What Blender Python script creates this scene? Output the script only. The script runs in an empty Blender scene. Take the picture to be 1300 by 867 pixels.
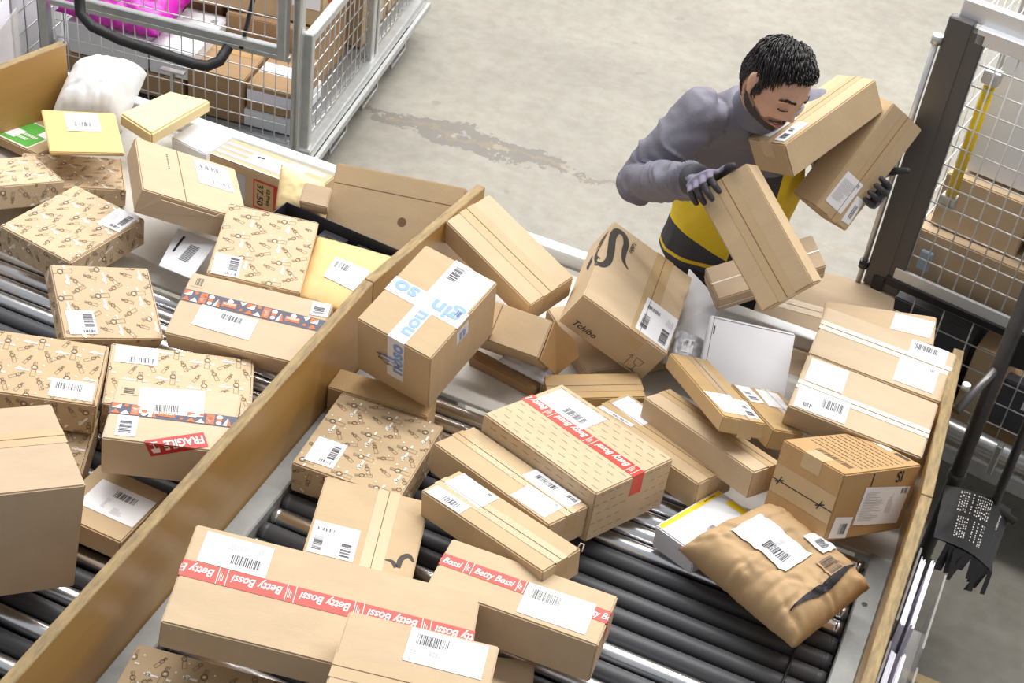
import bpy, bmesh, math, random
from mathutils import Vector, Matrix, noise
random.seed(7)
R = math.radians
scene = bpy.context.scene
COL = scene.collection
# ------------------------------------------------------------------ camera
cd = bpy.data.cameras.new('camera'); cam = bpy.data.objects.new('camera', cd); COL.objects.link(cam)
cd.sensor_fit = 'HORIZONTAL'; cd.sensor_width = 36.0; cd.lens = 54.367; cd.clip_end = 100
_r = Vector((.91158667, .39345915, .11916222)); _d = Vector((.33462709, -.54176299, -.77104966)); _f = Vector((-.23881887, .7427535, -.62552601))
_m = Matrix((_r, -_d, -_f)).transposed().to_4x4(); _m.translation = (0, 0, 3.58); cam.matrix_world = _m
scene.camera = cam
# ------------------------------------------------------------------ light
vs = scene.view_settings
vs.view_transform = 'Standard'; vs.look = 'None'; vs.gamma = 1; vs.use_curve_mapping = False
vs.exposure = 0.22
w = bpy.data.worlds.new('world'); scene.world = w; w.use_nodes = True
w.node_tree.nodes['Background'].inputs[0].default_value = (.93, .96, 1, 1)
w.node_tree.nodes['Background'].inputs[1].default_value = .42
def strip(x, y, z, lx, ly, e, rot=(0, 0, 0)):
    l = bpy.data.lights.new('ceiling_lamp_light', 'AREA'); l.shape = 'RECTANGLE'; l.size = lx; l.size_y = ly; l.energy = e; l.color = (1, .98, .95)
    o = bpy.data.objects.new('ceiling_lamp_light', l); COL.objects.link(o); o.location = (x, y, z); o.rotation_euler = rot
for y in (4.2, 7.0, 9.8, 12.6, 15.4):
    strip(-1.2, y, 6.2, 9, .35, 330)
# ------------------------------------------------------------------ materials
def lin(c):
    c = [v/255 for v in c]
    return tuple((v/12.92 if v <= .04045 else ((v+.055)/1.055)**2.4) for v in c) + (1,)
MATS = {}
def mat(name, rgb, rough=.6, metal=0, var=0, scale=30, bump=0, bscale=200, spec=.5, rgb2=None, stretch=None, trans=0, alpha=1, emit=0, coat=0, detail=4):
    if name in MATS: return MATS[name]
    m = bpy.data.materials.new(name); m.use_nodes = True; MATS[name] = m
    nt = m.node_tree; b = nt.nodes['Principled BSDF']; L = nt.links
    b.inputs['Base Color'].default_value = lin(rgb); b.inputs['Roughness'].default_value = rough; b.inputs['Metallic'].default_value = metal
    b.inputs['Specular IOR Level'].default_value = spec
    if trans: b.inputs['Transmission Weight'].default_value = trans
    if alpha < 1: b.inputs['Alpha'].default_value = alpha
    if coat: b.inputs['Coat Weight'].default_value = coat
    if var or bump:
        tc = nt.nodes.new('ShaderNodeTexCoord'); mp = nt.nodes.new('ShaderNodeMapping'); L.new(tc.outputs['Object'], mp.inputs[0])
        if stretch: mp.inputs['Scale'].default_value = stretch
    if var:
        n = nt.nodes.new('ShaderNodeTexNoise'); n.inputs['Scale'].default_value = scale; n.inputs['Detail'].default_value = detail; n.inputs['Roughness'].default_value = .65
        L.new(mp.outputs[0], n.inputs['Vector'])
        r = nt.nodes.new('ShaderNodeValToRGB'); r.color_ramp.elements[0].position = .3; r.color_ramp.elements[1].position = .7
        c = lin(rgb); c2 = lin(rgb2) if rgb2 else tuple(v*(1-var) for v in c[:3])+(1,)
        r.color_ramp.elements[0].color = c2; r.color_ramp.elements[1].color = c
        L.new(n.outputs['Fac'], r.inputs[0]); L.new(r.outputs[0], b.inputs['Base Color'])
    if bump:
        n2 = nt.nodes.new('ShaderNodeTexNoise'); n2.inputs['Scale'].default_value = bscale; n2.inputs['Detail'].default_value = 5
        L.new(mp.outputs[0], n2.inputs['Vector'])
        bp = nt.nodes.new('ShaderNodeBump'); bp.inputs['Strength'].default_value = bump; bp.inputs['Distance'].default_value = .004
        L.new(n2.outputs['Fac'], bp.inputs['Height']); L.new(bp.outputs[0], b.inputs['Normal'])
    return m
def card(name, rgb, corr=True):
    m = mat(name, rgb, rough=.78, var=.1, scale=9, bump=.12, bscale=120, spec=.25, stretch=(1, 3, 1))
    return m
K_L = card('kraft_light', (206, 182, 150)); K_M = card('kraft_mid', (198, 173, 138)); K_P = card('kraft_pale', (210, 189, 160))
K_D = card('kraft_dark', (186, 150, 104)); K_O = card('kraft_ochre', (199, 167, 120)); K_B = card('kraft_brown', (172, 141, 106)); K_G = card('kraft_greyish', (197, 174, 146))
WHITE = mat('label_paper', (240, 240, 243), rough=.6, spec=.3)
WCARD = mat('white_card', (232, 233, 238), rough=.55, var=.03, scale=6)
BLACK = mat('black_ink', (38, 36, 40), rough=.7)
GREY = mat('grey_ink', (168, 168, 175), rough=.7)
BARC = mat('barcode_ink', (70, 68, 74), rough=.7)
BROWNINK = mat('brown_ink', (98, 78, 58), rough=.8)
DARKINK = mat('dark_brown_ink', (66, 60, 56), rough=.7)
WINK = mat('white_ink', (244, 240, 232), rough=.7)
SEAM = mat('seam_shadow', (120, 92, 62), rough=.9)
TAPE = mat('clear_tape', (196, 168, 128), rough=.25, spec=.5, var=.06, scale=12, bump=.08, bscale=60)
WTAPE = mat('milky_tape', (238, 226, 208), rough=.25, spec=.6, var=.06, scale=40)
RED = mat('red_tape', (219, 62, 48), rough=.4)
NAVY = mat('navy_tape', (62, 64, 86), rough=.4)
ORANGE = mat('orange_ink', (240, 104, 42), rough=.5)
FRAG = mat('red_sticker', (200, 36, 30), rough=.45)
BLUE = mat('blue_ink', (126, 164, 222), rough=.4)
BTAPE = mat('printed_tape', (226, 226, 230), rough=.25, spec=.6)
GREEN = mat('green_print', (92, 178, 72), rough=.6)
YELLOW = mat('yellow_print', (250, 216, 40), rough=.5)
STEEL = mat('roller_steel', (225, 226, 228), rough=.27, metal=1, bump=.02, bscale=300)
ROLLBLK = mat('roller_rubber', (78, 79, 83), rough=.48, spec=.5, var=.2, scale=40, stretch=(4, 30, 30))
DARKM = mat('dark_metal', (46, 45, 46), rough=.45, metal=.3)
GALV = mat('galvanised_steel', (200, 202, 202), rough=.4, metal=.7, var=.18, scale=18)
ZINC = mat('zinc_wire', (200, 200, 198), rough=.33, metal=.8)
BLKM = mat('black_paint', (34, 33, 34), rough=.35)
PLATE = mat('chute_plate', (214, 211, 204), rough=.5, metal=0, var=.22, scale=7, detail=8)
ALU = mat('aluminium_profile', (226, 228, 230), rough=.35, metal=.4)
PLY = mat('board_wood', (188, 148, 86), rough=.42, var=.16, scale=3, stretch=(8, 1, 8), spec=.5, bump=.03, bscale=30)
PLYE = mat('board_edge', (176, 154, 112), rough=.75, var=.32, scale=22, detail=8, stretch=(6, 1, 6), bump=.2, bscale=90)
# ------------------------------------------------------------------ mesh helpers
def link(name, me, parent=None, m=None, smooth=False):
    o = bpy.data.objects.new(name, me); COL.objects.link(o)
    if m is not None:
        for x in (m if isinstance(m, (list, tuple)) else [m]): me.materials.append(x)
    if smooth: me.polygons.foreach_set('use_smooth', [True]*len(me.polygons))
    if parent: o.parent = parent
    return o
def tag(o, label, cat, group=None):
    o['label'] = label; o['category'] = cat
    if group: o['group'] = group
    return o
def empty(name, loc=(0, 0, 0), rot=(0, 0, 0)):
    o = bpy.data.objects.new(name, None); COL.objects.link(o); o.empty_display_size = .1; o.location = loc; o.rotation_euler = rot
    return o
def bm_mesh(bm, name='mesh'):
    bmesh.ops.recalc_face_normals(bm, faces=bm.faces)
    me = bpy.data.meshes.new(name); bm.to_mesh(me); bm.free(); return me
def add_box(bm, lo, hi, mi=0, M=None):
    v = [bm.verts.new(Vector((x, y, z)) if M is None else M @ Vector((x, y, z))) for z in (lo[2], hi[2]) for y in (lo[1], hi[1]) for x in (lo[0], hi[0])]
    for q in ((0, 2, 3, 1), (4, 5, 7, 6), (0, 1, 5, 4), (2, 6, 7, 3), (0, 4, 6, 2), (1, 3, 7, 5)):
        f = bm.faces.new([v[i] for i in q]); f.material_index = mi
def bev_box(lx, ly, lz, bev=.004, jit=0, name='box', seg=2):
    bm = bmesh.new(); add_box(bm, (-lx/2, -ly/2, -lz/2), (lx/2, ly/2, lz/2))
    if jit:
        for v in bm.verts: v.co += Vector((random.uniform(-jit, jit) for _ in range(3)))
    bmesh.ops.bevel(bm, geom=bm.edges[:], offset=bev, segments=seg, affect='EDGES')
    return bm_mesh(bm, name)
def frame_of(d):
    d = d.normalized(); a = Vector((0, 0, 1)) if abs(d.z) < .9 else Vector((1, 0, 0))
    x = a.cross(d).normalized(); return x, d.cross(x)
def add_tube(bm, pts, rad, seg=10, mi=0, cap=True, smooth=True):
    pts = [Vector(p) for p in pts]; n = len(pts)
    rads = rad if isinstance(rad, (list, tuple)) else [rad]*n
    rings = []; px = None
    for i, p in enumerate(pts):
        d = (pts[min(i+1, n-1)]-pts[max(i-1, 0)])
        x, y = frame_of(d)
        if px is not None:
            dn = d.normalized(); x = (px-dn*px.dot(dn)); x = x.normalized() if x.length > 1e-6 else frame_of(d)[0]; y = dn.cross(x)
        px = x
        r = rads[i]; rx, ry = r if isinstance(r, tuple) else (r, r)
        rings.append([bm.verts.new(p+x*(rx*math.cos(2*math.pi*k/seg))+y*(ry*math.sin(2*math.pi*k/seg))) for k in range(seg)])
    for a, b in zip(rings, rings[1:]):
        for k in range(seg):
            f = bm.faces.new((a[k], a[(k+1) % seg], b[(k+1) % seg], b[k])); f.material_index = mi; f.smooth = smooth
    if cap:
        for r, rev in ((rings[0], True), (rings[-1], False)):
            f = bm.faces.new(list(reversed(r)) if rev else r); f.material_index = mi
    return rings
def tube_obj(name, pts, rad, m, parent=None, seg=10):
    bm = bmesh.new(); add_tube(bm, pts, rad, seg); return link(name, bm_mesh(bm, name), parent, m)
def boxes_obj(name, lst, m, parent=None, bev=0, M=None):
    bm = bmesh.new()
    for lo, hi in lst: add_box(bm, lo, hi, 0, M)
    if bev: bmesh.ops.bevel(bm, geom=bm.edges[:], offset=bev, segments=1, affect='EDGES')
    return link(name, bm_mesh(bm, name), parent, m)
_txt = {}
def text_polys(s, shear=0, bold=0):
    """flat lettering as (verts2d, faces), unit cap height, origin at left baseline"""
    k = (s, shear, bold)
    if k in _txt: return _txt[k]
    cu = bpy.data.curves.new('lettering', 'FONT'); cu.body = s; cu.size = 1.0; cu.shear = shear; cu.offset = bold; cu.resolution_u = 3
    o = bpy.data.objects.new('lettering', cu); COL.objects.link(o)
    bpy.context.view_layer.update()
    me = bpy.data.meshes.new_from_object(o.evaluated_get(bpy.context.evaluated_depsgraph_get()))
    vs_ = [(v.co.x, v.co.y) for v in me.vertices]; fs = [tuple(p.vertices) for p in me.polygons]
    bpy.data.objects.remove(o); bpy.data.curves.remove(cu); bpy.data.meshes.remove(me)
    x0 = min(v[0] for v in vs_); x1 = max(v[0] for v in vs_)
    h = .72
    _txt[k] = ([((v[0]-x0)/h, v[1]/h) for v in vs_], fs, (x1-x0)/h)
    return _txt[k]
class Decal:
    """flat print, labels and tape laid on a face; polygons in face uv, lifted a little off the card"""
    def __init__(s, mapf, fold=None): s.map = mapf; s.fold = fold; s.v = []; s.f = []; s.mi = []; s.mats = []
    def m(s, m_):
        if m_ not in s.mats: s.mats.append(m_)
        return s.mats.index(m_)
    def poly(s, pts, m_, off):
        b = len(s.v); s.v += [s.map(u, v, off) for u, v in pts]; s.f.append(tuple(range(b, b+len(pts)))); s.mi.append(s.m(m_))
    def quad_strip(s, u0, v0, u1, v1, m_, off, n=1, T=None):
        """rect u0..u1 x v0..v1 cut in n pieces along u"""
        for i in range(n):
            a = u0+(u1-u0)*i/n; b = u0+(u1-u0)*(i+1)/n
            q = [(a, v0), (b, v0), (b, v1), (a, v1)]
            if T: q = [T(*p) for p in q]
            s.poly(q, m_, off)
    def text(s, txt, u, v, h, m_, off, T=None, shear=0, bold=0, width=None, center=True, flip=False):
        vs_, fs, wd = text_polys(txt, shear, bold)
        sx = h if width is None else width/wd
        W_ = wd*sx; ox = -W_/2 if center else 0
        b = len(s.v); P2 = []
        for x, y in vs_:
            a, c = ox+x*sx, (y-.5)*h
            if flip: a, c = -a, -c
            p = (u+a, v+c)
            if T: p = T(*p)
            P2.append(p)
        if s.fold is not None:
            for f in fs: s.cpoly([P2[i] for i in f], m_, off)
            return
        for p in P2: s.v.append(s.map(p[0], p[1], off))
        for f in fs: s.f.append(tuple(b+i for i in f)); s.mi.append(s.m(m_))
    def cpoly(s, pts, m_, off):
        """polygon cut along the folded edge v = fold"""
        for sg in (1, -1):
            out = []
            for i in range(len(pts)):
                a, c = pts[i], pts[(i+1) % len(pts)]; da, dc = sg*(a[1]-s.fold), sg*(c[1]-s.fold)
                if da >= 0: out.append((a[0], a[1] if da > 0 else s.fold+sg*1e-6))
                if da*dc < 0: t = da/(da-dc); out.append((a[0]+(c[0]-a[0])*t, s.fold+sg*1e-6))
            if len(out) > 2: s.poly(out, m_, off)
    def line(s, pts, wd, m_, off, closed=False):
        n = len(pts)
        for i in range(n if closed else n-1):
            a = Vector(pts[i]); c = Vector(pts[(i+1) % n]); d = c-a
            if d.length < 1e-7: continue
            d.normalize(); nn = Vector((-d.y, d.x))*wd/2; a = a-d*wd*.3; c = c+d*wd*.3
            s.poly([tuple(a-nn), tuple(c-nn), tuple(c+nn), tuple(a+nn)], m_, off)
    def build(s, name, parent):
        me = bpy.data.meshes.new(name); me.from_pydata([tuple(p) for p in s.v], [], s.f)
        for x in s.mats: me.materials.append(x)
        me.polygons.foreach_set('material_index', s.mi)
        return link(name, me, parent)
def face_map(sz, face):
    lx, ly, lz = sz
    def T(u, v, o):
        hx, hy, hz = lx/2, ly/2, lz/2
        x, y, z = u, v, hz+o
        if u > hx: x, z = hx+o, hz-(u-hx)
        elif u < -hx: x, z = -hx-o, hz-(-hx-u)
        if v < -hy: y = -hy-o; z = hz-(-hy-v)
        elif v > hy: y = hy+o; z = hz-(v-hy)
        return (x, y, z)
    return {'T': T, 'F': lambda u, v, o: (u, -ly/2-o, v), 'R': lambda u, v, o: (lx/2+o, u, v), 'L': lambda u, v, o: (-lx/2-o, -u, v)}[face]
def rotT(cu, cv, a):
    ca, sa = math.cos(a), math.sin(a)
    return lambda u, v: (cu+u*ca-v*sa, cv+u*sa+v*ca)
# label layouts: barcode / text / bar blocks in label coordinates (0..1, origin lower left)
LAY = {
 'a': [('h', .06, .62, .22, .3), ('t', .3, .25, .12, .35, 1), ('t', .55, .1, .3, .2), ('b', .82, .06, .12, .12)],
 'b': [('h', .08, .12, .2, .42), ('h', .68, .08, .22, .42), ('b', .1, .72, .4, .1), ('t', .72, .6, .2, .25, 1)],
 'c': [('v', .62, .3, .26, .55), ('b', .45, .1, .4, .12), ('t', .12, .35, .22, .45, 1)],
 'd': [('b', .46, .18, .42, .3), ('t', .36, .62, .3, .16), ('t', .8, .65, .1, .2)],
 'e': [('b', .1, .55, .42, .3), ('t', .3, .3, .2, .12), ('t', .06, .2, .08, .2)],
 'f': [('b', .4, .2, .45, .5)], 'g': [('t', .1, .2, .7, .6), ('b', .75, .82, .15, .1)],
 'h': [('b', .14, .45, .42, .36), ('b', .78, .6, .18, .25)], 'i': [('h', .2, .12, .55, .25), ('h', .2, .5, .4, .16)],
 'j': [('t', .06, .12, .45, .75), ('t', .6, .3, .12, .6, 1), ('b', .82, .82, .14, .14)], 'k': [('b', .5, .35, .42, .4), ('b', .14, .12, .2, .2)],
 'l': [('b', .1, .45, .62, .36), ('t', .3, .12, .3, .18), ('t', .84, .2, .1, .5)],
 'm': [('h', .58, .3, .34, .6), ('b', .5, .06, .42, .12), ('t', .1, .3, .25, .5, 1)],
 'n': [('b', .4, .6, .35, .26), ('t', .28, .3, .08, .3), ('t', .52, .14, .2, .12)],
 'o': [('b', .15, .66, .62, .16), ('b', .42, .12, .5, .16), ('t', .12, .4, .3, .14)],
 'q': [('h', .14, .15, .6, .6)], 'r': [('b', .3, .08, .62, .3), ('t', .08, .25, .1, .3), ('t', .4, .6, .4, .12)],
 's': [('b', .26, .1, .36, .26), ('t', .26, .62, .2, .12), ('t', .56, .55, .06, .2), ('t', .88, .1, .06, .3)],
 't': [('b', .36, .62, .38, .22), ('t', .32, .2, .08, .3), ('t', .52, .12, .22, .2)], 'v2': [('b', .08, .1, .84, .8)], 'p': [], 'x': [('b', .25, .25, .5, .25)],
}
def label_on(mapf, parent, kind, cu, cv, w_, h_, a, name='shipping_label', off=.0012, m_=None):
    D = Decal(mapf); T = rotT(cu, cv, a); rnd = random.Random(int(cu*9000)+int(cv*9000)*31+ord(kind)*977)
    D.poly([T(-w_/2, -h_/2), T(w_/2, -h_/2), T(w_/2, h_/2), T(-w_/2, h_/2)], m_ or WHITE, off)
    for e in LAY[kind]:
        k, x, y, ww, hh = e[:5]
        u0, v0, u1, v1 = (x-.5)*w_, (y-.5)*h_, (x+ww-.5)*w_, (y+hh-.5)*h_
        if k in 'bhv':
            along = k == 'b'; L_ = (u1-u0) if along else (v1-v0); p = 0
            while p < L_:
                t = rnd.choice((.0006, .0009, .0014, .002))*1.25
                if p+t > L_: break
                q = [(u0+p, v0), (u0+p+t, v0), (u0+p+t, v1), (u0+p, v1)] if along else [(u0, v0+p), (u1, v0+p), (u1, v0+p+t), (u0, v0+p+t)]
                D.poly([T(*c) for c in q], BARC, off+.0005); p += t+rnd.choice((.0008, .0012, .0018, .0026))
        else:
            up = len(e) > 5; L_ = (u1-u0) if up else (v1-v0); p = 0
            while p < L_:
                f = rnd.uniform(.45, 1)
                q = [(u0+p, v0), (u0+p+.0011, v0), (u0+p+.0011, v0+(v1-v0)*f), (u0+p, v0+(v1-v0)*f)] if up else [(u0, v0+p), (u0+(u1-u0)*f, v0+p), (u0+(u1-u0)*f, v0+p+.0011), (u0, v0+p+.0011)]
                D.poly([T(*c) for c in q], GREY, off+.0005); p += .0042
    return D.build(name, parent)
def seam_on(mapf, parent, sz, axis, pos=0, tape=.05, tm=None, wrap=.05, face='T'):
    """closing slit between two flaps with a strip of tape over it"""
    lx, ly = {'T': (sz[0], sz[1]), 'R': (sz[1], sz[2]), 'F': (sz[0], sz[2])}[face]
    L_ = lx if axis == 'x' else ly; T = (lambda u, v: (u, v+pos)) if axis == 'x' else (lambda u, v: (pos+v, u))
    if tape:
        D = Decal(mapf); e = L_/2+(wrap if face == 'T' else 0)
        cuts = sorted({-e, -L_/2, L_/2, e})
        for a, b in zip(cuts, cuts[1:]): D.quad_strip(a, -tape/2, b, tape/2, tm or TAPE, .0008, 1, T)
        D.build('packing_tape', parent)
    D = Decal(mapf); D.quad_strip(-L_/2, -.0009, L_/2, .0009, SEAM, .0014, 1, T); D.build('flap_seam', parent)
def pattern_on(mapf, parent, u0, v0, u1, v1, seed=0, a=0):
    """printed wrist watches, rings, dots and white wordmark bars, cut off at the edge of the face"""
    D = Decal(mapf); off = .0009; cu, cv = .104, .082
    ca, sa = math.cos(a), math.sin(a); mx, my = (u0+u1)/2, (v0+v1)/2
    def inside(p): return u0+.002 < p[0] < u1-.002 and v0+.002 < p[1] < v1-.002
    def put(pts, fn):
        q = [(mx+x*ca-y*sa, my+x*sa+y*ca) for x, y in pts]
        if all(inside(p) for p in q): fn(q)
    def ring(x, y, r0, r1, m_, n=10):
        for k in range(n):
            t0, t1 = 2*math.pi*k/n, 2*math.pi*(k+1)/n
            put([(x+r*math.cos(t), y+r*math.sin(t)) for r, t in ((r0, t0), (r1, t0), (r1, t1), (r0, t1))], lambda q: D.poly(q, m_, off))
    def watch(x, y, r, sc, big):
        def P(pts): return [(x+(px*math.cos(r)-py*math.sin(r))*sc, y+(px*math.sin(r)+py*math.cos(r))*sc) for px, py in pts]
        lw = .0007
        for pts in ([(.006, -.0045), (.026, -.006), (.027, .004), (.007, .0045)], [(-.006, .003), (-.017, .0035), (-.017, .0005), (-.007, 0)], [(-.006, -.003), (-.016, -.004), (-.016, -.001)]):
            put(P(pts), lambda q: D.line(q, lw, BROWNINK, off, True))
        X = P([(0, 0)])[0]
        ring(X[0], X[1], .0052*sc, .0068*sc, BROWNINK, 8)
        if big: ring(X[0], X[1], .0, .0024*sc, WINK, 6)
        else: put(P([(-.003, -.001), (.003, .003)]), lambda q: D.line(q, lw, BROWNINK, off))
    n = int(max(u1-u0, v1-v0)/.07)+3; rnd = random.Random(seed); ox, oy = rnd.uniform(-.03, .03), rnd.uniform(-.03, .03)
    for i in range(-n, n+1):
        for j in range(-n, n+1):
            x, y = ox+i*cu+(j % 2)*.02, oy+j*cv
            watch(x, y, .05, 1.25, True); watch(x+.052, y+.022, .45, 1.0, False); watch(x+.034, y-.032, -.9, .95, False); watch(x+.075, y-.02, -.4, .8, False)
            ring(x+.012, y-.034, .0035, .0062, WINK); ring(x+.06, y+.037, 0, .0022, WINK, 6); ring(x-.012, y+.02, 0, .0028, WINK, 6); ring(x+.04, y-.008, 0, .0016, WINK, 6)
            for (p0, p1) in ((-.044, -.009), (.008, .02)):
                m_ = int((p1-p0)/.0028)
                for k in range(m_):
                    s0 = p0+k*.0028
                    put([(x+.014-.003, y+s0), (x+.014+.0025, y+s0), (x+.014+.0025, y+s0+.0029), (x+.014-.003, y+s0+.0029)], lambda q: D.poly(q, WINK, off))
    if D.f: D.build('printed_pattern', parent)['kind'] = 'stuff'
def brand_tape(mapf, parent, sz, v, wd, flip, u0=None, u1=None, wrap=.06):
    """red tape with white italic lettering and dividing lines, folded over the box ends"""
    D = Decal(mapf); L_ = sz[0]/2; a, b = (-L_-wrap if u0 is None else u0), (L_+wrap if u1 is None else u1)
    cuts = sorted({a, max(a, -L_), min(b, L_), b})
    for p, q in zip(cuts, cuts[1:]): D.quad_strip(p, v-wd/2, q, v+wd/2, RED, .0009, max(1, int((q-p)/.05)))
    step = wd*3.35; p = a+wd*.2
    while p < b-wd:
        c = p+step*.44
        if c+wd*1.28 < b: D.text('Betty Bossi', c, v, wd*.5, WINK, .0016, None, .25, .02, wd*2.5, True, flip)
        for q in (x for x in (p+step*.87, p+step*1.0) if x < b-.002): D.quad_strip(q, v-wd/2, q+.0016, v+wd/2, WINK, .0016)
        for k in range(3 if p+step < b else 0): D.quad_strip(p+step*.9+k*wd*.08, v-wd*.28, p+step*.9+k*wd*.08+.0012, v+wd*(.28-.1*k), WINK, .0016)
        p += step
    D.build('printed_tape', parent)
def shape_tape(mapf, parent, sz, v, wd, wrap=.05):
    """navy tape printed with orange and white triangles, discs and a wordmark"""
    D = Decal(mapf); L_ = sz[0]/2; o2 = .0016
    cuts = [-L_-wrap, -L_, L_, L_+wrap]
    for p, q in zip(cuts, cuts[1:]): D.quad_strip(p, v-wd/2, q, v+wd/2, NAVY, .0009)
    h = wd*.42
    def tri(x, y, s, up, m_):
        D.poly([(x-s, y), (x+s, y), (x, y+(s*1.3 if up else -s*1.3))] if up else [(x-s, y), (x, y-s*1.3), (x+s, y)], m_, o2)
    def disc(x, y, r, m_): D.poly([(x+r*1.15*math.cos(k*math.pi/6), y+r*math.sin(k*math.pi/6)) for k in range(12)], m_, o2)
    p = -L_+.004; i = 0
    while p < L_-.03:
        k = i % 7
        if k == 0: D.poly([(p, v+h), (p+.022, v+h), (p, v+.002)], ORANGE, o2); D.poly([(p, v+.001), (p+.022, v+.001), (p+.022, v+h)], WINK, o2); tri(p+.011, v-h, .011, True, ORANGE); p += .026
        elif k == 1: disc(p+.008, v+h*.75, .005, ORANGE); tri(p+.008, v-h, .011, True, WINK); p += .021
        elif k == 2:
            D.quad_strip(p, v-h, p+.019, v+h, ORANGE, o2); tri(p+.0095, v+h*.5, .009, False, WINK); tri(p+.0095, v-h*.1, .009, False, WINK); p += .023
        elif k == 3: disc(p+.008, v+h*.6, .007, WINK); disc(p+.008, v, .006, ORANGE); disc(p+.008, v-h*.6, .006, WINK); p += .018
        elif k == 4: D.poly([(p, v-h), (p+.01, v-h), (p+.01, v+h*.6)], WINK, o2); D.poly([(p+.011, v-h), (p+.02, v-h), (p+.011, v+h*.6)], ORANGE, o2); p += .024
        elif k == 5:
            if p < L_-.06: D.quad_strip(p, v-h*.6, p+.04, v+h*.35, ORANGE, o2); D.text('amazon', p+.02, v-h*.1, wd*.28, WINK, o2+.0006, None, 0, .01, .034, True, True); disc(p+.02, v+h*.6, .007, WINK)
            p += .046
        else: tri(p+.01, v+h, .01, False, WINK); disc(p+.01, v-h*.6, .004, ORANGE); p += .022
        i += 1
    D.build('printed_tape', parent)
# ------------------------------------------------------------------ floor
def floor_material():
    m = bpy.data.materials.new('concrete_floor'); m.use_nodes = True; nt = m.node_tree; L = nt.links; N = nt.nodes.new
    b = nt.nodes['Principled BSDF']; b.inputs['Roughness'].default_value = .5; b.inputs['Specular IOR Level'].default_value = .35
    tc = N('ShaderNodeTexCoord')
    def nz(scale, det, rough=.6):
        n = N('ShaderNodeTexNoise'); n.inputs['Scale'].default_value = scale; n.inputs['Detail'].default_value = det; n.inputs['Roughness'].default_value = rough; L.new(tc.outputs['Object'], n.inputs['Vector']); return n
    def ramp(src, p0, c0, p1, c1):
        r = N('ShaderNodeValToRGB'); r.color_ramp.elements[0].position = p0; r.color_ramp.elements[1].position = p1
        r.color_ramp.elements[0].color = c0; r.color_ramp.elements[1].color = c1; L.new(src, r.inputs[0]); return r
    def math_(op, a, bb=None, c=None):
        n = N('ShaderNodeMath'); n.operation = op
        for i, x in enumerate((a, bb, c)):
            if x is None: continue
            if isinstance(x, (int, float)): n.inputs[i].default_value = x
            else: L.new(x, n.inputs[i])
        return n.outputs[0]
    def mix(f, a, bcol):
        n = N('ShaderNodeMix'); n.data_type = 'RGBA'; L.new(f, n.inputs[0])
        for i, x in ((6, a), (7, bcol)):
            if isinstance(x, tuple): n.inputs[i].default_value = x
            else: L.new(x, n.inputs[i])
        return n.outputs[2]
    base = ramp(nz(1.3, 8).outputs['Fac'], .3, lin((132, 128, 119)), .68, lin((149, 145, 135))).outputs[0]
    fine = ramp(nz(14, 6).outputs['Fac'], .35, (.86, .85, .83, 1), .6, (1, 1, 1, 1)).outputs[0]
    mu = N('ShaderNodeMix'); mu.data_type = 'RGBA'; mu.blend_type = 'MULTIPLY'; mu.inputs[0].default_value = 1; L.new(base, mu.inputs[6]); L.new(fine, mu.inputs[7])
    col = mu.outputs[2]
    sp = N('ShaderNodeSeparateXYZ'); L.new(tc.outputs['Object'], sp.inputs[0]); X, Y = sp.outputs[0], sp.outputs[1]
    # worn repaired joint: a ragged grey streak running across the floor
    wob = math_('MULTIPLY', math_('SUBTRACT', nz(5, 6, .7).outputs['Fac'], .5), .34)
    dist = math_('ABSOLUTE', math_('ADD', math_('SUBTRACT', Y, math_('ADD', math_('MULTIPLY', math_('ADD', X, 2.0), .06), 5.44)), wob))
    halfw = math_('MULTIPLY', math_('SUBTRACT', 1, math_('MINIMUM', 1, math_('ABSOLUTE', math_('DIVIDE', math_('ADD', X, 2.12), .8)))), .105)
    strk = math_('LESS_THAN', dist, halfw)
    blot = math_('GREATER_THAN', nz(9, 5, .7).outputs['Fac'], .44)
    col = mix(math_('MULTIPLY', math_('MULTIPLY', strk, blot), .8), col, lin((106, 101, 96)))
    thin = math_('MULTIPLY', math_('LESS_THAN', dist, .012), math_('LESS_THAN', math_('ABSOLUTE', math_('ADD', X, 1.0)), 1.9))
    col = mix(math_('MULTIPLY', thin, .35), col, lin((140, 124, 92)))
    spot = math_('GREATER_THAN', nz(7.5, 1, .3).outputs['Fac'], .765)
    col = mix(math_('MULTIPLY', spot, .4), col, lin((110, 104, 98)))
    L.new(col, b.inputs['Base Color'])
    bp = N('ShaderNodeBump'); bp.inputs['Strength'].default_value = .08; L.new(nz(40, 6).outputs['Fac'], bp.inputs['Height']); L.new(bp.outputs[0], b.inputs['Normal'])
    return m
bm = bmesh.new(); add_box(bm, (-11, -4, -.1), (9, 16, 0)); fl = link('floor', bm_mesh(bm), None, floor_material()); fl['kind'] = 'structure'
# added deck out of view below the camera; right arm shades the floor
bm = bmesh.new(); add_box(bm, (-4, -2.5, 1.85), (3.2, .35, 1.95)); add_box(bm, (1.15, .35, 1.95), (3.2, 4.6, 2.05)); gd = link('added_shade_deck', bm_mesh(bm), None, mat('shade_deck_steel', (96, 96, 98), rough=.6)); gd['kind'] = 'structure'
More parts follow.
